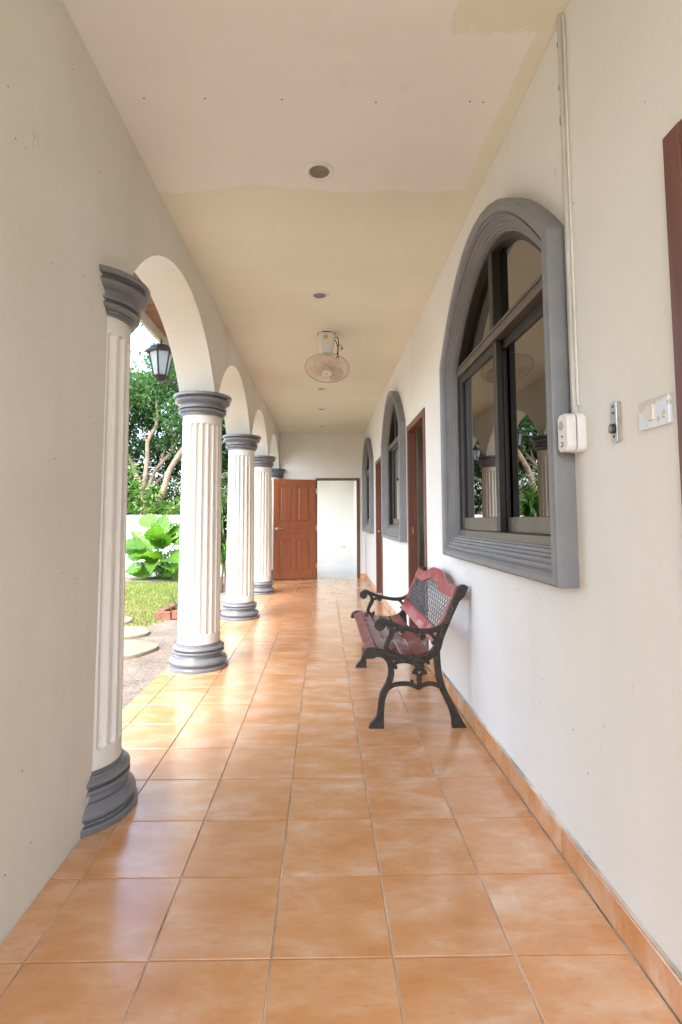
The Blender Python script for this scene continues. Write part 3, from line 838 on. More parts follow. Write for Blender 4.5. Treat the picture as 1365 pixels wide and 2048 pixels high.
lp = empty('key_plate', (XR, 1.497, 1.462), 'narrow steel key switch plate on the wall left of the light switch', 'key plate')
onwall('plate', [rounded(.030, .116, .002)], -.001, .011, M_STEEL, lp, 1.497, 1.462, .001)
onwall('bracket', [rounded(.012, .110, .002)], -.001, .008, M_CONDUIT2, lp, 1.480, 1.462, .001)
for dy, dz, r in ((0, .046, .0045), (-.004, .027, .003), (.004, .027, .003), (0, -.042, .0045)):
    onwall('screw_hole', [circle(dy, dz, r, 14)], .010, .0118, M_DARKPL, lp, 1.497, 1.462, 0)
onwall('lock_barrel', [circle(0, -.019, .0125, 24)], .010, .020, M_DARKPL, lp, 1.497, 1.462, .002)
onwall('lock_face', [circle(0, -.019, .0075, 20), circle(0, -.019, .0045, 16)], .019, .0212, M_STEEL, lp, 1.497, 1.462, 0)
onwall('key_slot', [rounded(.0012, .006, .0004, 3, 0, -.019)], .019, .0212, M_STEEL, lp, 1.497, 1.462, 0)

def switch_paint():
    s = NT('switch_plate_half_painted'); v = s.pos()
    sep = s.n('ShaderNodeSeparateXYZ'); s.l(v, sep.inputs[0])
    n = s.noise(v, 34, 4, .6)
    e_ = s.math('ADD', sep.outputs['Z'], s.math('MULTIPLY', s.math('SUBTRACT', n, .5), .05))
    e_ = s.math('ADD', e_, s.math('MULTIPLY', s.math('SUBTRACT', sep.outputs['Y'], 1.31), .12))
    f_ = s.math('GREATER_THAN', e_, 1.476)
    n2 = s.noise(v, 26, 2); f2 = s.math('GREATER_THAN', n2, .60)
    s.set(Base_Color=s.mix(s.math('MAXIMUM', f_, f2), (.72, .78, .84), (.60, .56, .48)), Roughness=s.mix(f_, .15, .6))
    return s.m
sw = empty('light_switch', (XR, 1.312, 1.452), 'white light switch smeared with wall paint beside the right door frame', 'switch')
onwall('plate', [rounded(.118, .070, .003)], -.001, .012, switch_paint(), sw, 1.313, 1.452, .002)
onwall('rocker', [rounded(.022, .038, .002)], .011, .019, M_PLASTIC_OLD, sw, 1.318, 1.454, .002)
onwall('maker_mark', [stroke([(-.006, 0), (.003, .0035), (.005, .001)], .0013)], .0115, .0127, M_DARKPL, sw, 1.272, 1.431, 0)
# conduit stub low on the wall between door and window
ls = empty('cover_strip', (XR, 7.27, .22), 'short cream cover strip low on the wall beside the middle window', 'cover strip')
loc_of(ls, MB().cbox(XR - .014, XR + .001, 7.245, 7.315, .094, .345, .002).build('strip', M_PLASTIC_OLD))
for z in (.13, .31): loc_of(ls, MB().box(XR - .0152, XR - .0135, 7.272, 7.284, z, z + .012).build('screw', M_DARKPL))

# ------------------------------------------------------------------ garden bench
def bench():
    Y0, Y1 = 3.08, 4.31
    e = empty('garden_bench', (.53, (Y0+Y1)/2, 0), 'garden bench with worn red wooden slats and black cast iron frame against the right wall', 'bench')
    P = lambda o: loc_of(e, o)
    seat_top = [(.2211,.3965),(.2282,.4214),(.2492,.4403),(.2818,.4438),(.3189,.439),(.3606,.4252),(.4069,.4113),(.4533,.402),(.5044,.3985),(.5416,.3992),(.5743,.4049),(.6024,.417),(.626,.4374),(.6420,.4640)]
    back_l = [(.655,.503),(.6702,.5418),(.6888,.5735),(.7114,.6231),(.7304,.6692),(.7494,.7118),(.7646,.7475),(.7798,.7796),(.7984,.7974),(.8202,.7991)]
    back_r = [(.836,.789),(.8154,.7437),(.7968,.7223),(.782,.7081),(.7593,.6619),(.7404,.6229),(.7177,.5699),(.6988,.5275),(.6836,.4873),(.6728,.4462),(.6583,.419),(.6347,.3964)]
    seat_bot = [(.6065,.3807),(.5691,.3705),(.5225,.3662),(.4668,.3693),(.4158,.375),(.3695,.3852),(.3324,.3959),(.3023,.3997),(.2813,.3903),(.228,.3919)]
    rail = smooth_line(seat_top + back_l, 3) + smooth_line(back_r + seat_bot, 3)
    fl_ = [(.3324,.3980),(.3578,.3753),(.3713,.3391),(.3709,.2939),(.3565,.249),(.3283,.1997),(.3164,.155),(.309,.1014),(.2994,.0569),(.2739,.0304),(.2599,.006),(.262,.0)]
    fr_ = [(.339,.0),(.3386,.061),(.3414,.1146),(.3488,.1637),(.363,.1995),(.3819,.2398),(.3938,.2712),(.4011,.3073),(.3969,.3434),(.3926,.3820)]
    rl_ = [(.637,.400),(.6386,.351),(.6446,.2967),(.6553,.2425),(.673,.1974),(.6954,.1524),(.7176,.1029),(.7305,.0537),(.7341,.0)]
    rr_ = [(.808,.0),(.7813,.0488),(.7501,.1072),(.7234,.1611),(.6966,.2152),(.6791,.2739),(.6706,.3237),(.6669,.3735),(.6653,.4189)]
    stret = [(.3640,.2150),(.385,.2290),(.405,.2374),(.4467,.2439),(.4884,.2414),(.5207,.2299),(.5437,.2208),(.567,.2341),(.5996,.2429),(.6321,.2404),(.668,.2260)]
    mk = {}
    mk['end_frame'] = ([rail], .034)
    legs = [([smooth_line(fl_, 3) + smooth_line(fr_, 3)], .030), ([smooth_line(rl_, 3) + smooth_line(rr_, 3)], .030)]
    arm = [(.3300,.5560),(.3420,.5680),(.3400,.5850),(.3246,.5935),(.3070,.5880),(.3000,.5730),(.3060,.5575),(.3200,.5500)]
    armtop = [(.3180,.5980),(.3400,.6010),(.3650,.5930),(.3976,.5792),(.4462,.5610),(.4948,.5500),(.5340,.5425),(.5726,.5380),(.6159,.5395),(.6486,.5472),(.6705,.5580),(.684,.567)]
    armsup = [(.3489,.592),(.3700,.580),(.3830,.563),(.3908,.5474),(.3905,.522),(.3739,.4903),(.3607,.4587),(.3621,.4365),(.3797,.4206),(.4010,.4236),(.4058,.4380)]
    curl = [(.3880,.510),(.3950,.528),(.4102,.5394),(.433,.5472),(.4525,.5450),(.4556,.5312)]
    back = [(.5900,.537),(.6120,.528),(.6264,.5173),(.6405,.4961),(.6450,.4749),(.6330,.4690),(.6256,.4750)]
    rend = [([stroke(armtop, [.010,.022,.020,.018,.017,.016,.016,.017,.017,.016,.016,.015])], .036),
            ([circle(.3228, .5745, .0275, 22)], .040),
            ([stroke(armsup, [.014,.013,.014,.018,.024,.022,.018,.017,.016,.013,.008])], .024),
            ([stroke(curl, [.016,.013,.012,.013,.016,.022])], .022),
            ([stroke(back, [.008,.012,.013,.013,.012,.011,.008])], .022)]
    orn = [([stroke(stret, .017)], .020),
           ([stroke([(.5437,.226),(.5470,.245),(.5478,.262),(.5480,.280),(.5484,.292)], [.018,.016,.026,.022,.020])], .022),
           ([circle(.5486, .3055, .0215, 20), circle(.5486, .3065, .0115, 16)], .018),
           ([stroke([(.5486,.322),(.5312,.3200),(.5190,.3100),(.5150,.3000)], [.012,.013,.012,.014])], .019),
           ([stroke([(.5486,.322),(.5683,.3190),(.5800,.3090),(.5850,.2990)], [.012,.013,.012,.014])], .017),
           ([stroke([(.5480,.322),(.5420,.340),(.5300,.352),(.5039,.3635),(.4668,.3690),(.4250,.3650),(.4063,.3524),(.4045,.3389),(.42,.3343)], [.020,.034,.022,.016,.014,.014,.014,.014,.012])], .021),
           ([stroke([(.545,.335),(.5643,.3575),(.583,.3686),(.600,.365),(.6015,.354)], [.020,.014,.013,.013,.014])], .020),
           ([stroke([(.5253,.2299),(.5110,.2390),(.5048,.2560),(.506,.262)], [.012,.012,.010,.012])], .016)]
    def side(Y, nm_label=None):
        f = P(link('end_frame', sheet('end_frame', *([mk['end_frame'][0], mk['end_frame'][1], M_IRON, XZ, -Y, .0035, 40]))))
        for lp_, th in legs: sub(f, link('leg', sheet('leg', lp_, th, M_IRON, XZ, -Y, .004, 40)))
        r_ = None
        for i, (lp_, th) in enumerate(rend):
            sub(f, link('armrest' if i == 0 else ('arm_scroll' if i < 2 else 'arm_bracket'), sheet('arm', lp_, th, M_IRON, XZ, -Y, .004, 40)))
        for i, (lp_, th) in enumerate(orn):
            sub(f, link('stretcher' if i == 0 else 'ornament', sheet('ornament', lp_, th, M_IRON, XZ, -Y, .003, 40)))
        # relief scrolls on the band
        m_ = MB(); mid = [((a[0]+b[0])/2, (a[1]+b[1])/2) for a, b in zip(smooth_line(seat_top + back_l, 3), (smooth_line(back_r + seat_bot, 3))[::-1])]
        for s_ in (-1, 1):
            for k in range(4, len(mid) - 2, 2):
                cx_, cz_ = mid[k]; yy = Y + s_*.0172
                m_.tube([(cx_ + .0095*(1 - t/9)*math.cos(t*.95 + k), yy, cz_ + .0095*(1 - t/9)*math.sin(t*.95 + k)) for t in range(8)], .0016, 4)
        tag(sub(f, m_.build('relief', M_IRON)), kind='stuff')
        m_ = MB()
        for k in range(7):        # worn gilt raised marks on the back rail
            t = k/6; cx_ = .7060 + .036*t; cz_ = .585 + .084*t; d_ = Vector((.036, 0, .084)).normalized(); n_ = Vector((d_.z, 0, -d_.x))
            c0 = Vector((cx_, Y - .0180, cz_))
            m_.tube([c0 - n_*.008, c0 + n_*.008], .0014, 4)
            if k % 2: m_.tube([c0 + n_*.008, c0 + n_*.007 + d_*.008], .0012, 4)
            else: m_.tube([c0 - n_*.008 + d_*.002, c0 - n_*.006 + d_*.009, c0 + d_*.009], .0012, 4)
        tag(sub(f, m_.build('gilt_mark', M_GOLD)), kind='stuff')
    side(Y0); side(Y1)
    # seat slats follow the top of the rail
    tops = [((.238,.4235),(.300,.4475)), ((.309,.4460),(.372,.4260)), ((.381,.4235),(.448,.4080)), ((.457,.4065),(.524,.4030)), ((.533,.4035),(.606,.4250))]
    for k, ((xa, za), (xb, zb)) in enumerate(tops):
        L = math.hypot(xb-xa, zb-za); an = math.atan2(zb-za, xb-xa)
        m_ = MB().cbox(0, L, Y0 + .004, Y1 - .004, -.020, .0, .005)
        m_.xf(Matrix.Translation((xa, 0, za)) @ Matrix.Rotation(-an, 4, 'Y'))
        P(m_.build('seat_slat', M_SEATRED if k in (0, 4) else M_SEAT))
    # back: local u = Y, v = height along the slope
    p0 = Vector((.640, 0, .4714)); p1 = Vector((.7798, 0, .7796)); dv = (p1 - p0).normalized(); dn = Vector((-dv.z, 0, dv.x))
    BK = Matrix(((0, dv.x, dn.x, p0.x), (1, 0, 0, 0), (0, dv.z, dn.z, p0.z), (0, 0, 0, 1)))
    # keep right-handed
    Lf = lambda z: (z - p0.z)/dv.z
    yc = (Y0+Y1)/2; hw = (Y1-Y0)/2 - .010
    def hump(z_end, z_dip, z_top, w1, n=36):
        out = []
        for k in range(n+1):
            u = -hw + 2*hw*k/n; a = abs(u)
            b_ = 1/(1 + math.exp((a - w1)/.035))
            z = z_end + (z_dip - z_end)*math.exp(-((a - w1*1.75)/.11)**2) + (z_top - z_end)*b_*math.cos(min(1.2, a/w1*.75))**.8
            out.append((yc + u, Lf(z)))
        return out
    t_ = hump(.788, .778, .836, .23); b_ = hump(.722, .716, .768, .21)
    def back_sheet(n_, loops, th, mat, sh=0, bev=.003):
        me = sheet(n_, loops, th, mat, None, sh, bev, 40); me.transform(BK); me.flip_normals() if BK.determinant() < 0 else None
        return P(link(n_, me))
    back_sheet('top_rail', [t_ + b_[::-1]], .026, M_BACKRED)
    l0, l1 = Lf(.468), Lf(.536)
    back_sheet('lower_rail', [[(yc - hw, l0), (yc + hw, l0), (yc + hw, l1), (yc - hw, l1)]], .026, M_BACKRED)
    for s_ in (-1, 1):
        u0, u1 = sorted((yc + s_*hw, yc + s_*(hw - .022)))
        back_sheet('side_rail', [[(u0, l1 + .001), (u1, l1 + .001), (u1, Lf(.722) - .006), (u0, Lf(.722) - .006)]], .022, M_BACKRED)
    # diamond lattice: two layers of flat bars clipped between the rails
    zt = lambda y: float(np.interp(y, [p[0] for p in b_], [p[1] for p in b_])) + .006
    pitch, slope = .058, .88
    for s_ in (-1, 1):
        m_ = MB(); k0 = int((hw*2 + .4)/pitch) + 12
        for k in range(-k0, k0):
            pts = []
            ustart = yc - hw + k*pitch
            v0 = l1 - .004
            seg = []
            for q in range(0, 60):
                v = v0 + q*.004*1.7; u = ustart + s_*(v - v0)/slope
                if yc - hw + .010 < u < yc + hw - .010 and v < zt(u): seg.append((u, v))
            if len(seg) > 2:
                (ua, va), (ub, vb) = seg[0], seg[-1]
                d_ = np.array((ub-ua, vb-va)); d_ /= np.linalg.norm(d_); nn = np.array((-d_[1], d_[0]))*.0036
                z0, z1 = (-.0020, .0004) if s_ < 0 else (.0000, .0026)
                c4 = [(ua-nn[0], va-nn[1]), (ub-nn[0], vb-nn[1]), (ub+nn[0], vb+nn[1]), (ua+nn[0], va+nn[1])]
                m_.add([(*c_, z0) for c_ in c4] + [(*c_, z1) for c_ in c4], [(0,3,2,1),(4,5,6,7),(0,1,5,4),(1,2,6,5),(2,3,7,6),(3,0,4,7)])
        m_.xf(BK); P(m_.build('lattice', M_LATTICE))
bench()

# ------------------------------------------------------------------ eave and lanterns
ev = empty('eave', (-1.55, 6, 3.3), 'overhanging eave with brown slatted soffit and pale fascia outside the arches', 'eave')
m = MB()
for k in range(427): m.box(-1.90, XO - .001, -1.5 + k*.042, -1.5 + k*.042 + .032, 3.385, 3.405)
tag(loc_of(ev, m.build('soffit_slats', M_EAVE)), kind='stuff')
loc_of(ev, MB().box(-1.93, XO - .001, -1.5, 16.5, 3.408, 3.425).build('soffit_board', M_ROOF))
loc_of(ev, MB().cbox(-1.945, -1.905, -1.5, 16.5, 3.27, 3.53, .004).build('fascia', M_FASCIA))

def lantern(y, label):
    e = empty('wall_lantern', (-1.385, y, 2.36), label, 'lantern', 'wall lanterns on the outer side of the arcade')
    n = 6; a0 = R(30); ring = lambda r, z, o=0: [(r*math.cos(a0 + 2*math.pi*k/n + o), r*math.sin(a0 + 2*math.pi*k/n + o), z) for k in range(n)]
    # z measured from arm level
    zb, zt, rb, rtop = .045, .245, .058, .100
    lo, hi = ring(rb, zb), ring(rtop, zt)
    for k in range(n): MB().tube([lo[k], hi[k]], .0078, 6).build('bar', M_IRON, e, 60)
    for k in range(n):
        k2 = (k+1) % n; A, B_, C_, D_ = (Vector(p) for p in (lo[k], lo[k2], hi[k2], hi[k]))
        nn = (B_-A).cross(D_-A).normalized()*.002
        MB().add([p*.985 + q for q in (-nn, nn) for p in (A, B_, C_, D_)], [(0,3,2,1),(4,5,6,7),(0,1,5,4),(1,2,6,5),(2,3,7,6),(3,0,4,7)]).build('pane', M_LGLASS, e)
    def frus(secs, nm):
        m_ = MB(); vs = []
        for r, z in secs: vs += ring(r, z)
        fs = [(i*n+k, i*n+(k+1) % n, (i+1)*n+(k+1) % n, (i+1)*n+k) for i in range(len(secs)-1) for k in range(n)]
        fs += [tuple(range(n-1, -1, -1)), tuple((len(secs)-1)*n + k for k in range(n))]
        m_.add(vs, fs).build(nm, M_IRON, e)
    frus([(.06, .244), (.130, .236), (.132, .244), (.082, .292), (.078, .300), (.045, .312), (.012, .318)], 'cap')
    frus([(.02, .0), (.035, .012), (.040, .022), (.064, .040), (.062, .047), (.03, .048)], 'cup')
    MB().lathe([(.010, .312), (.014, .322), (.007, .330), (.011, .342), (.012, .350), (.005, .358), (.006, .366), (.001, .374)], 16).build('finial', M_IRON, e, 50)
    MB().lathe([(.001, .05), (.012, .05), (.016, .09), (.022, .12), (.018, .15), (.001, .16)], 14).build('bulb', M_PLASTIC, e, 50)
    X1 = XO + 1.385
    MB().cbox(-.012, X1 + .004, -.010, .010, -.012, .004, .002).build('arm', M_IRON, e)
    MB().cbox(X1 - .012, X1 + .003, -.035, .035, -.12, .06, .003).build('wall_plate', M_IRON, e)
    for pts in ([(X1 - .01, 0, -.10), (X1 - .06, 0, -.085), (X1 - .10, 0, -.05), (X1 - .14, 0, -.02), (X1 - .17, 0, -.03), (X1 - .175, 0, -.05), (X1 - .16, 0, -.058)],
                [(X1 - .01, 0, -.045), (X1 - .04, 0, -.050), (X1 - .06, 0, -.030), (X1 - .05, 0, -.016), (X1 - .035, 0, -.022)]):
        MB().tube(smooth_line(pts, 5), .005, 6).build('scroll', M_IRON, e, 60)
lantern(4.40, 'nearest black wall lantern with frosted glass, left of the second column')
lantern(8.63, 'black wall lantern mirrored in the right pane of the nearest window')
lantern(10.745, 'black wall lantern mirrored in the left pane of the nearest window')

# ------------------------------------------------------------------ garden
gw = MB().cbox(-24, 4, 16.7, 16.85, GZ - .2, 1.34, .004).build('garden_wall', M_WHITE_PLASTER); tag(gw, 'low white boundary wall at the far end of the garden', 'wall')
# stepping stones
def stone(x, y, rx, ry, label, ph):
    n = 36; rim = [(1 + .035*math.sin(2*a + ph) + .03*math.sin(5*a + ph*2)) for a in [2*math.pi*k/n for k in range(n)]]
    vs = []; fs = []
    for sc, z in ((.98, -.05), (1.0, .015), (.985, .032), (.94, .038)):
        vs += [(x + rx*sc*rim[k]*math.cos(2*math.pi*k/n), y + ry*sc*rim[k]*math.sin(2*math.pi*k/n), GZ + z) for k in range(n)]
    for i in range(3): fs += [(i*n+k, i*n+(k+1) % n, (i+1)*n+(k+1) % n, (i+1)*n+k) for k in range(n)]
    fs += [tuple(3*n+k for k in range(n))]
    tag(MB().add(vs, fs).build('stepping_stone', M_STONE, None, 40), label, 'stepping stone', 'round stepping stones in the garden')
stone(-2.02, 5.18, .40, .36, 'nearest round stepping stone in the garden, largest in the picture', 0)
stone(-2.32, 5.93, .38, .34, 'middle one of the three round stepping stones at the lawn edge', 1.3)
stone(-2.75, 6.62, .38, .34, 'farthest of the three round stepping stones, set in the grass', 2.1)

# grass blades
def blades(n, box, h0, h1, mask=None):
    x = rng.uniform(box[0], box[1], n); y = rng.uniform(box[2], box[3], n)
    if mask is not None:
        k = mask(x, y); x, y = x[k], y[k]
    n = len(x); h = rng.uniform(h0, h1, n); a = rng.uniform(0, 2*np.pi, n); lean = rng.uniform(.1, .9, n)*h; wd = rng.uniform(.004, .008, n)
    dx, dy = np.cos(a), np.sin(a); b0 = np.stack([x - dy*wd, y + dx*wd, np.full(n, GZ)], 1); b1 = np.stack([x + dy*wd, y - dx*wd, np.full(n, GZ)], 1)
    tp = np.stack([x + dx*lean, y + dy*lean, GZ + h], 1)
    return np.stack([b0, b1, tp], 1).reshape(-1, 3)
def lawn_mask(x, y):
    edge = 6.05 + .25*np.sin(x*2.3) + .15*np.sin(x*5.1 + 1)
    e2 = -2.05 + .18*np.sin(y*1.9) - .02*y
    far = 10.9 + .15*np.sin(x*3)
    soft = rng.uniform(0, .55, len(x))**1.5
    st = (((x+2.02)/.44)**2 + ((y-5.18)/.40)**2 > 1) & (((x+2.32)/.40)**2 + ((y-5.93)/.36)**2 > 1) & (((x+2.75)/.40)**2 + ((y-6.62)/.36)**2 > 1)
    thin = (y > edge - soft + .1) & (x < e2 + soft*.6) & (y < far + soft*.4 - .2)
    return thin & st
lw = link('lawn', fast_mesh('lawn', blades(150000, (-7.5, -1.6, 5.4, 11.2), .015, .045, lawn_mask), 3, M_GRASS))
tag(lw, 'short green lawn outside the arches', 'grass', kind='stuff')
# fallen leaves and gravel
x = rng.uniform(-3.2, -1.3, 900); y = rng.uniform(2.6, 6.2, 900); a = rng.uniform(0, 6.28, 900); L = rng.uniform(.012, .05, 900)
dx, dy = np.cos(a), np.sin(a); z = GZ + .006
q = np.stack([np.stack([x, y, np.full(900, z)], 1), np.stack([x + dx*L*.5 - dy*L*.12, y + dy*L*.5 + dx*L*.12, np.full(900, z + .004)], 1),
              np.stack([x + dx*L, y + dy*L, np.full(900, z + .002)], 1), np.stack([x + dx*L*.5 + dy*L*.12, y + dy*L*.5 - dx*L*.12, np.full(900, z + .004)], 1)], 1)
tag(link('leaf_litter', fast_mesh('leaf_litter', q.reshape(-1, 3), 4, M_DRYLEAF)), 'dry leaves and twigs scattered on the bare soil', 'leaf litter', kind='stuff')
def pebbles(n, box, s0, s1):
    V = []
    base = np.array([(1,0,0),(0,1,0),(-1,0,0),(0,-1,0),(0,0,.7),(0,0,-.5)], float)
    tri = [(0,1,4),(1,2,4),(2,3,4),(3,0,4),(1,0,5),(2,1,5),(3,2,5),(0,3,5)]
    for _ in range(n):
        c_ = np.array((rng.uniform(*box[:2]), rng.uniform(*box[2:]), GZ + .005)); s_ = rng.uniform(s0, s1)
        v = base*rng.uniform(.6, 1.2, (6, 1))*s_; an = rng.uniform(0, 6.28); ca, sa = math.cos(an), math.sin(an)
        v = np.stack([v[:,0]*ca - v[:,1]*sa, v[:,0]*sa + v[:,1]*ca, v[:,2]], 1) + c_
        for t in tri: V.append(v[list(t)])
    return np.concatenate(V)
tag(link('gravel_bed', fast_mesh('gravel_bed', pebbles(3200, (-2.0, -1.36, 6.95, 10.4), .010, .026), 3, M_GRAVEL)), 'grey gravel bed beside the far columns', 'gravel', kind='stuff')

# brick border of the bed
bb = empty('brick_border', (-1.66, 7.5, GZ), 'low red brick border round the gravel bed by the third column', 'planter')
bm_ = MB().cbox(-.10, .10, -.048, .048, 0, .105, .006).mesh('brick', M_BRICK)
def brick(x, y, rz): loc_of(bb, link('brick', bm_, None, (x, y, GZ - .002 + random.uniform(-.008, .008)), (random.gauss(0, .03), random.gauss(0, .03), rz + random.gauss(0, .06))))
for k in range(4): brick(-1.42 - .205*k, 6.83, 0)
for k in range(16): brick(-2.09, 6.98 + .208*k, R(90))
for k in range(3): brick(-1.335, 6.30 + .2*k, R(90))

def spiky(name, loc, n, L, wd, label, mat, cat='plant'):
    V = []
    for k in range(n):
        a = rng.uniform(0, 6.28); el = rng.uniform(.5, 1.35); ln = L*rng.uniform(.6, 1.1); p = np.array(loc, float); seg = 6
        d = np.array((math.cos(a)*math.cos(el), math.sin(a)*math.cos(el), math.sin(el))); sd_ = np.array((-math.sin(a), math.cos(a), 0)); pts = []
        for i in range(seg+1):
            t = i/seg; pts.append((p.copy(), wd*(1 - t)**.8)); p = p + d*ln/seg; d = d + np.array((0, 0, -.05)); d /= np.linalg.norm(d)
        for (p_, w_), (q_, v_) in zip(pts[:-1], pts[1:]):
            u = np.array((0, 0, w_*.5))
            V += [p_ - sd_*w_, p_ - u, q_ - u*v_/max(w_, 1e-6), q_ - sd_*v_]
            V += [p_ - u, p_ + sd_*w_, q_ + sd_*v_, q_ - u*v_/max(w_, 1e-6)]
    e = empty(name, loc, label, cat); loc_of(e, link('leaves', fast_mesh('leaves', np.array(V), 4, mat))); return e
spiky('aloe_plant', (-1.90, 7.05, GZ), 12, .42, .022, 'small spiky aloe in the brick border left of the second column', M_ALOE)
spiky('aloe_plant', (-1.50, 7.25, GZ), 10, .22, .018, 'small green aloe between the second and third columns', M_ALOE)

# strap-leaved dracaena clump
def dracaena(x, y, H, label):
    e = empty('dracaena', (x, y, GZ), label, 'shrub'); V = []
    for s_ in range(9):
        bx, by = x + rng.uniform(-.30, .30), y + rng.uniform(-.4, .4); hh = H*rng.uniform(.45, 1.0)
        st = [(bx, by, GZ), (bx + rng.uniform(-.06, .06), by, GZ + hh*.5), (bx + rng.uniform(-.12, .12), by + rng.uniform(-.1, .1), GZ + hh - .25)]
        loc_of(e, MB().tube(st, [.022, .019, .016], 7).build('stem', M_BARK, None, 60))
        for k in range(115):
            t0 = rng.uniform(.25, 1.0); c_ = np.array(st[1])*(1-t0) + np.array(st[2])*t0 + np.array((0, 0, .02))
            a = rng.uniform(0, 6.28); el = rng.uniform(-.1, 1.25)*(.5 + .5*t0); ln = rng.uniform(.38, .62); d = np.array((math.cos(a)*math.cos(el), math.sin(a)*math.cos(el), math.sin(el)))
            sd_ = np.array((-math.sin(a), math.cos(a), 0)); p = c_; pts = []
            for i in range(8):
                t = i/7; pts.append((p.copy(), .021*math.sin(math.pi*(.12 + .88*t))**.7 + .001)); p = p + d*ln/7; d = d + np.array((0, 0, -.24)); d /= np.linalg.norm(d)
            for (p_, w_), (q_, v_) in zip(pts[:-1], pts[1:]): V += [p_ - sd_*w_, p_ + sd_*w_, q_ + sd_*v_, q_ - sd_*v_]
    V = np.array(V); V[:, 2] = np.maximum(V[:, 2], GZ + .02)
    loc_of(e, link('leaves', fast_mesh('leaves', V, 4, M_DRAC)))
dracaena(-1.84, 9.45, 2.25, 'tall strap-leaved green shrub between the second and third columns')

# big-leaved plant: every large leaf is a part
def big_leaf_plant(x, y, label):
    e = empty('broad_leaf_plant', (x, y, GZ), label, 'plant')
    def leaf(L, W, bend, fold):
        NU, NV = 26, 4; vs = []; fs = []
        for i in range(NU+1):
            t = i/NU; prof_ = W*(math.sin(math.pi*t**.60)**.9)*(1 - .30*t) + .002
            ang = bend*t; cx_ = L*(math.sin(ang)/bend); cz_ = -L*(1 - math.cos(ang))/bend
            for j in range(-NV, NV+1):
                u = j/NV; au = abs(u)
                rib = .0055*math.sin(2*math.pi*(8.5*t - 2.4*au))*min(1, 3*au)          # raised side veins
                edge = .014*math.sin(2*math.pi*(6*t) + (1.3 if u > 0 else 0))*au**3     # wavy margin
                vs.append((cx_ + .10*L*au*(1 - t)*t*2, prof_*u*math.cos(fold)*(1 + .06*math.sin(40*t)*au**3), cz_ + prof_*au*math.sin(fold) + rib + edge - .010*(1 - min(1, 4*au))))
        n_ = 2*NV + 1
        for i in range(NU):
            for j in range(n_-1): a = i*n_ + j; fs.append((a, a+1, a+n_+1, a+n_))
        return MB().add(vs, fs).mesh('leaf', M_BIGLEAF, 80)
    kinds = [leaf(.60, .20, .8, .28), leaf(.50, .175, .5, .35), leaf(.44, .16, 1.0, .22), leaf(.68, .225, .45, .25)]
    # (azimuth deg, elevation deg, petiole length, height of origin, kind)
    spec = []
    for k in range(46):
        el = random.uniform(-5, 75); spec.append((random.uniform(0, 360), el, random.uniform(.25, .75)*(.6 + .6*el/75), random.uniform(.05, .45), random.randrange(4)))
    for k in range(16): spec.append((random.uniform(40, 140), random.uniform(50, 80), random.uniform(.45, .95), .5, random.choice((0, 3, 3))))
    for k in range(12): spec.append((random.choice((0, 180)) + random.uniform(-30, 30), random.uniform(20, 65), random.uniform(.4, .8), .4, random.choice((0, 1, 3))))
    for az, el, pl, h0, kd in spec:
        a, b_ = R(az), R(el); d = Vector((math.cos(a)*math.cos(b_), math.sin(a)*math.cos(b_), math.sin(b_)))
        o0 = Vector((x + random.uniform(-.12, .12), y + random.uniform(-.12, .12), GZ + h0*.5)); tip = o0 + d*pl
        sag = Vector((0, 0, -.04*pl))
        loc_of(e, MB().tube([o0, (o0+tip)/2 - sag, tip], [.012, .009, .007], 6).build('stalk', M_DRAC, None, 60))
        lp = R(el*random.uniform(.45, .95) - 12)
        Mx = Matrix.Translation(tip) @ Matrix.Rotation(a + random.gauss(0, .2), 4, 'Z') @ Matrix.Rotation(-lp, 4, 'Y') @ Matrix.Rotation(.75*math.cos(a) + random.gauss(0, .28), 4, 'X')
        o = link('leaf', kinds[kd], None); s_ = random.uniform(.80, 1.22)
        o.matrix_world = Mx @ Matrix.Scale(s_, 4)
        loc_of(e, o)
big_leaf_plant(-3.45, 11.4, 'bright green plant with very large leaves at the far edge of the lawn')

# trees
def leaf_cloud(centres, per, rad, L0, L1, wr=.22):
    c_ = np.repeat(np.asarray(centres), per, 0); n = len(c_)
    off = rng.normal(0, 1, (n, 3)); off /= np.linalg.norm(off, axis=1, keepdims=True); off[:, 2] *= .75
    p = c_ + off*rng.uniform(.05, 1, (n, 1))**.6*rad
    d = off + rng.normal(0, .5, (n, 3)) + np.array((0, 0, -.35)); d /= np.linalg.norm(d, axis=1, keepdims=True)
    s_ = np.cross(d, rng.normal(0, 1, (n, 3))*np.array((.5, .5, 1)) + np.array((0, 0, .3))); s_ /= np.linalg.norm(s_, axis=1, keepdims=True) + 1e-9
    L = rng.uniform(L0, L1, (n, 1)); nrm = np.cross(s_, d)
    a = p; m1 = p + d*L*.5 + s_*L*wr + nrm*L*.06; tp = p + d*L - nrm*L*.10; m2 = p + d*L*.5 - s_*L*wr + nrm*L*.06
    return np.stack([a, m1, tp, m2], 1).reshape(-1, 3)
def px(x, y, Y):   # a photograph direction, placed at the tree's own depth Y behind the garden wall
    d = fw + rt2*((x - 663.77)/1048.788) - up2*((y - 959.75)/1048.788); t = Y/d.y
    return Vector((0, 0, 1.18)) + d*t
def branch_pts(pts, Y0, Y1): return [px(240 + x/5.853, 690 + y/5.853, Y0 + (Y1-Y0)*i/(len(pts)-1)) for i, (x, y) in enumerate(pts)]
mt = empty('mango_tree', (-5.75, 18.6, GZ), 'large leafy tree with several pale leaning trunks behind the white garden wall', 'tree')
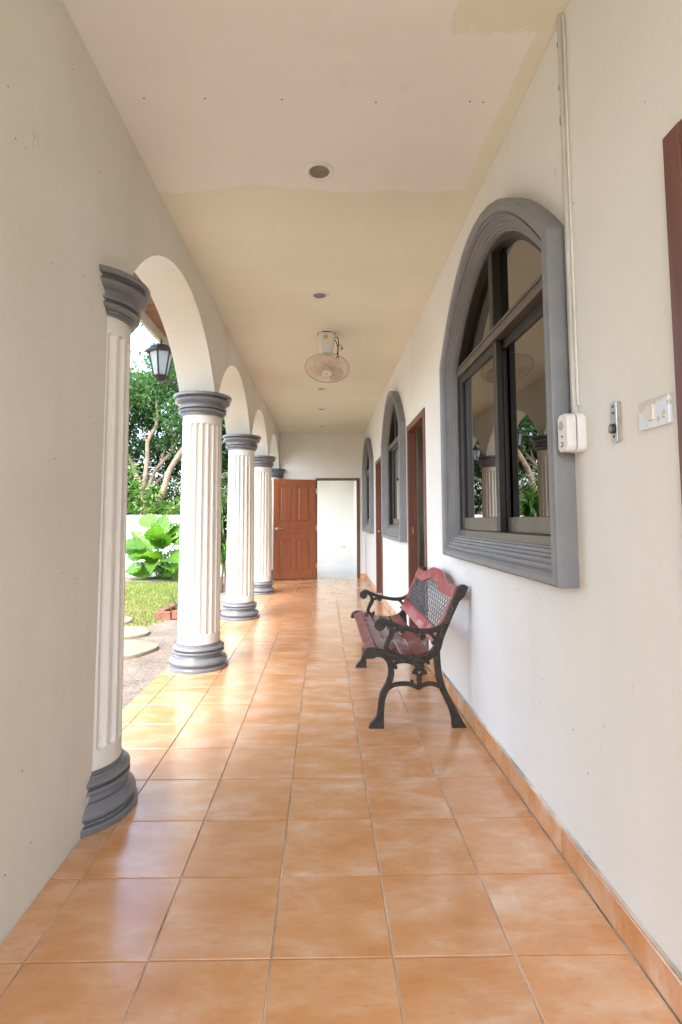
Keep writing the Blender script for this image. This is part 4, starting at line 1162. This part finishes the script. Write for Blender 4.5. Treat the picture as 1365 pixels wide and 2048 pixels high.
BR = [([(300,1960),(290,1850),(265,1700),(290,1600),(310,1450),(325,1300),(325,1150),(360,1060),(420,960),(445,850),(440,780),(430,640)], 18.6, 18.3, .105, .05),
      ([(310,1960),(330,1800),(345,1680),(400,1500),(500,1370),(600,1250),(625,1120),(680,1000),(750,900),(860,780)], 18.7, 19.4, .085, .045),
      ([(350,2000),(390,1930),(440,1850),(520,1680),(570,1500),(640,1370),(740,1210),(900,1020)], 18.4, 18.0, .15, .07),
      ([(300,1800),(250,1640),(200,1540),(150,1400),(85,1250),(-40,1080),(-160,900)], 18.7, 19.5, .11, .05),
      ([(420,1640),(480,1560),(600,1540),(760,1575),(1000,1500)], 19.2, 20, .05, .03),
      ([(610,1250),(700,1080),(760,1000),(880,950)], 18.9, 19.5, .05, .03),
      ([(340,2040),(560,1960),(740,1850),(1000,1650),(1300,1500),(1700,1300)], 18.8, 19.2, .11, .06),
      ([(480,1390),(530,1200),(540,1120),(500,1060)], 19.2, 19.6, .05, .02),
      ([(315,1130),(285,1040),(280,960)], 18.4, 18.2, .03, .015),
      ([(610,1110),(600,1020),(490,920)], 19, 19.2, .03, .015), ([(660,1000),(650,900),(610,820)], 19.2, 19.3, .035, .02),
      ([(640,1330),(850,1330),(1150,1180),(1500,900)], 18.2, 18.8, .07, .03)]
base_v = []
for pts, ya, yb, r0, r1 in BR:
    P3 = [tuple(p) for p in branch_pts(pts, ya, yb)]
    if pts[0][1] > 1900: P3 = [(P3[0][0]*.6 - 5.75*.4, 18.6, GZ - .1)] + P3
    q = smooth_line(P3, 4); rr = [r0*(1.0 + .6*max(0, .15 - i/len(q))/.15) + (r1 - r0)*i/(len(q)-1) for i in range(len(q))]
    loc_of(mt, MB().tube(q, rr, 9).build('branch' if r0 < .1 else 'trunk', M_BARK, None, 60))
cen = []
while len(cen) < 1250:
    X, Yv, Z = rng.uniform(-10.5, 3.5), rng.uniform(17.6, 22.5), rng.uniform(1.2, 9.5)
    top = np.interp(X, [-10.5, -8, -7.2, -6.4, -5.9, -5.0, -3, 0, 3.5], [5.8, 6.9, 7.15, 7.25, 7.6, 8.8, 9.4, 8.8, 6.5])
    bot = 2.9 + .5*math.sin(X*2.1) if Yv < 19.6 else 1.4
    if Z < top - .2*rng.random() and Z > bot:
        if Yv < 18.6 and Z < 4.6 + .6*math.sin(X*1.7): continue
        cen.append((X, Yv, Z))
loc_of(mt, link('crown', fast_mesh('crown', leaf_cloud(cen, 120, .55, .12, .21), 4, M_LEAF)))
# pale young sprouts at the foot of the trunks
sp = [px(x_, y_, 17.6) for x_, y_ in [(258, 965), (270, 975), (285, 985), (297, 1000), (306, 985), (262, 1005), (275, 1015), (312, 1012), (300, 1020), (255, 935), (320, 1018), (365, 1010), (352, 1020), (340, 1022)]]
ys = empty('young_tree', (-5.9, 17.6, GZ), 'light green young foliage just above the white garden wall', 'tree')
loc_of(ys, link('crown', fast_mesh('crown', leaf_cloud([tuple(p) for p in sp], 55, .30, .16, .26, .16), 4, M_LEAF2)))
for x_, y_ in ((285, 1000), (305, 1000)):
    p = px(x_, y_, 17.6); loc_of(ys, MB().tube([(p.x - .1, 17.6, GZ - .1), (p.x, 17.6, p.z*.5), tuple(p)], [.05, .04, .02], 7).build('trunk', M_BARK, None, 60))
def plain_tree(x, y, h, rad, label, n=420):
    e = empty('leafy_tree', (x, y, GZ), label, 'tree')
    loc_of(e, MB().tube(smooth_line([(x, y, GZ - .1), (x + .1, y, h*.25), (x - .1, y + .1, h*.5), (x, y, h*.8)], 4), [.22 - .012*i for i in range(13)], 9).build('trunk', M_BARK, None, 60))
    c_ = []
    while len(c_) < n:
        v = rng.uniform(-1, 1, 3)
        if .15 < np.linalg.norm(v) < 1: c_.append((x + v[0]*rad*(1 + .12*math.sin(3*v[2])), y + v[1]*rad, h*.60 + v[2]*h*.42))
    loc_of(e, link('crown', fast_mesh('crown', leaf_cloud(c_, 45, .75, .2, .36), 4, M_LEAF)))
plain_tree(-13.5, 21.0, 6.5, 3.2, 'leafy tree behind the garden wall, left of the large tree')
plain_tree(-2.0, 25.5, 9.5, 4.6, 'leafy tree far behind the garden wall, right of the large tree', 520)
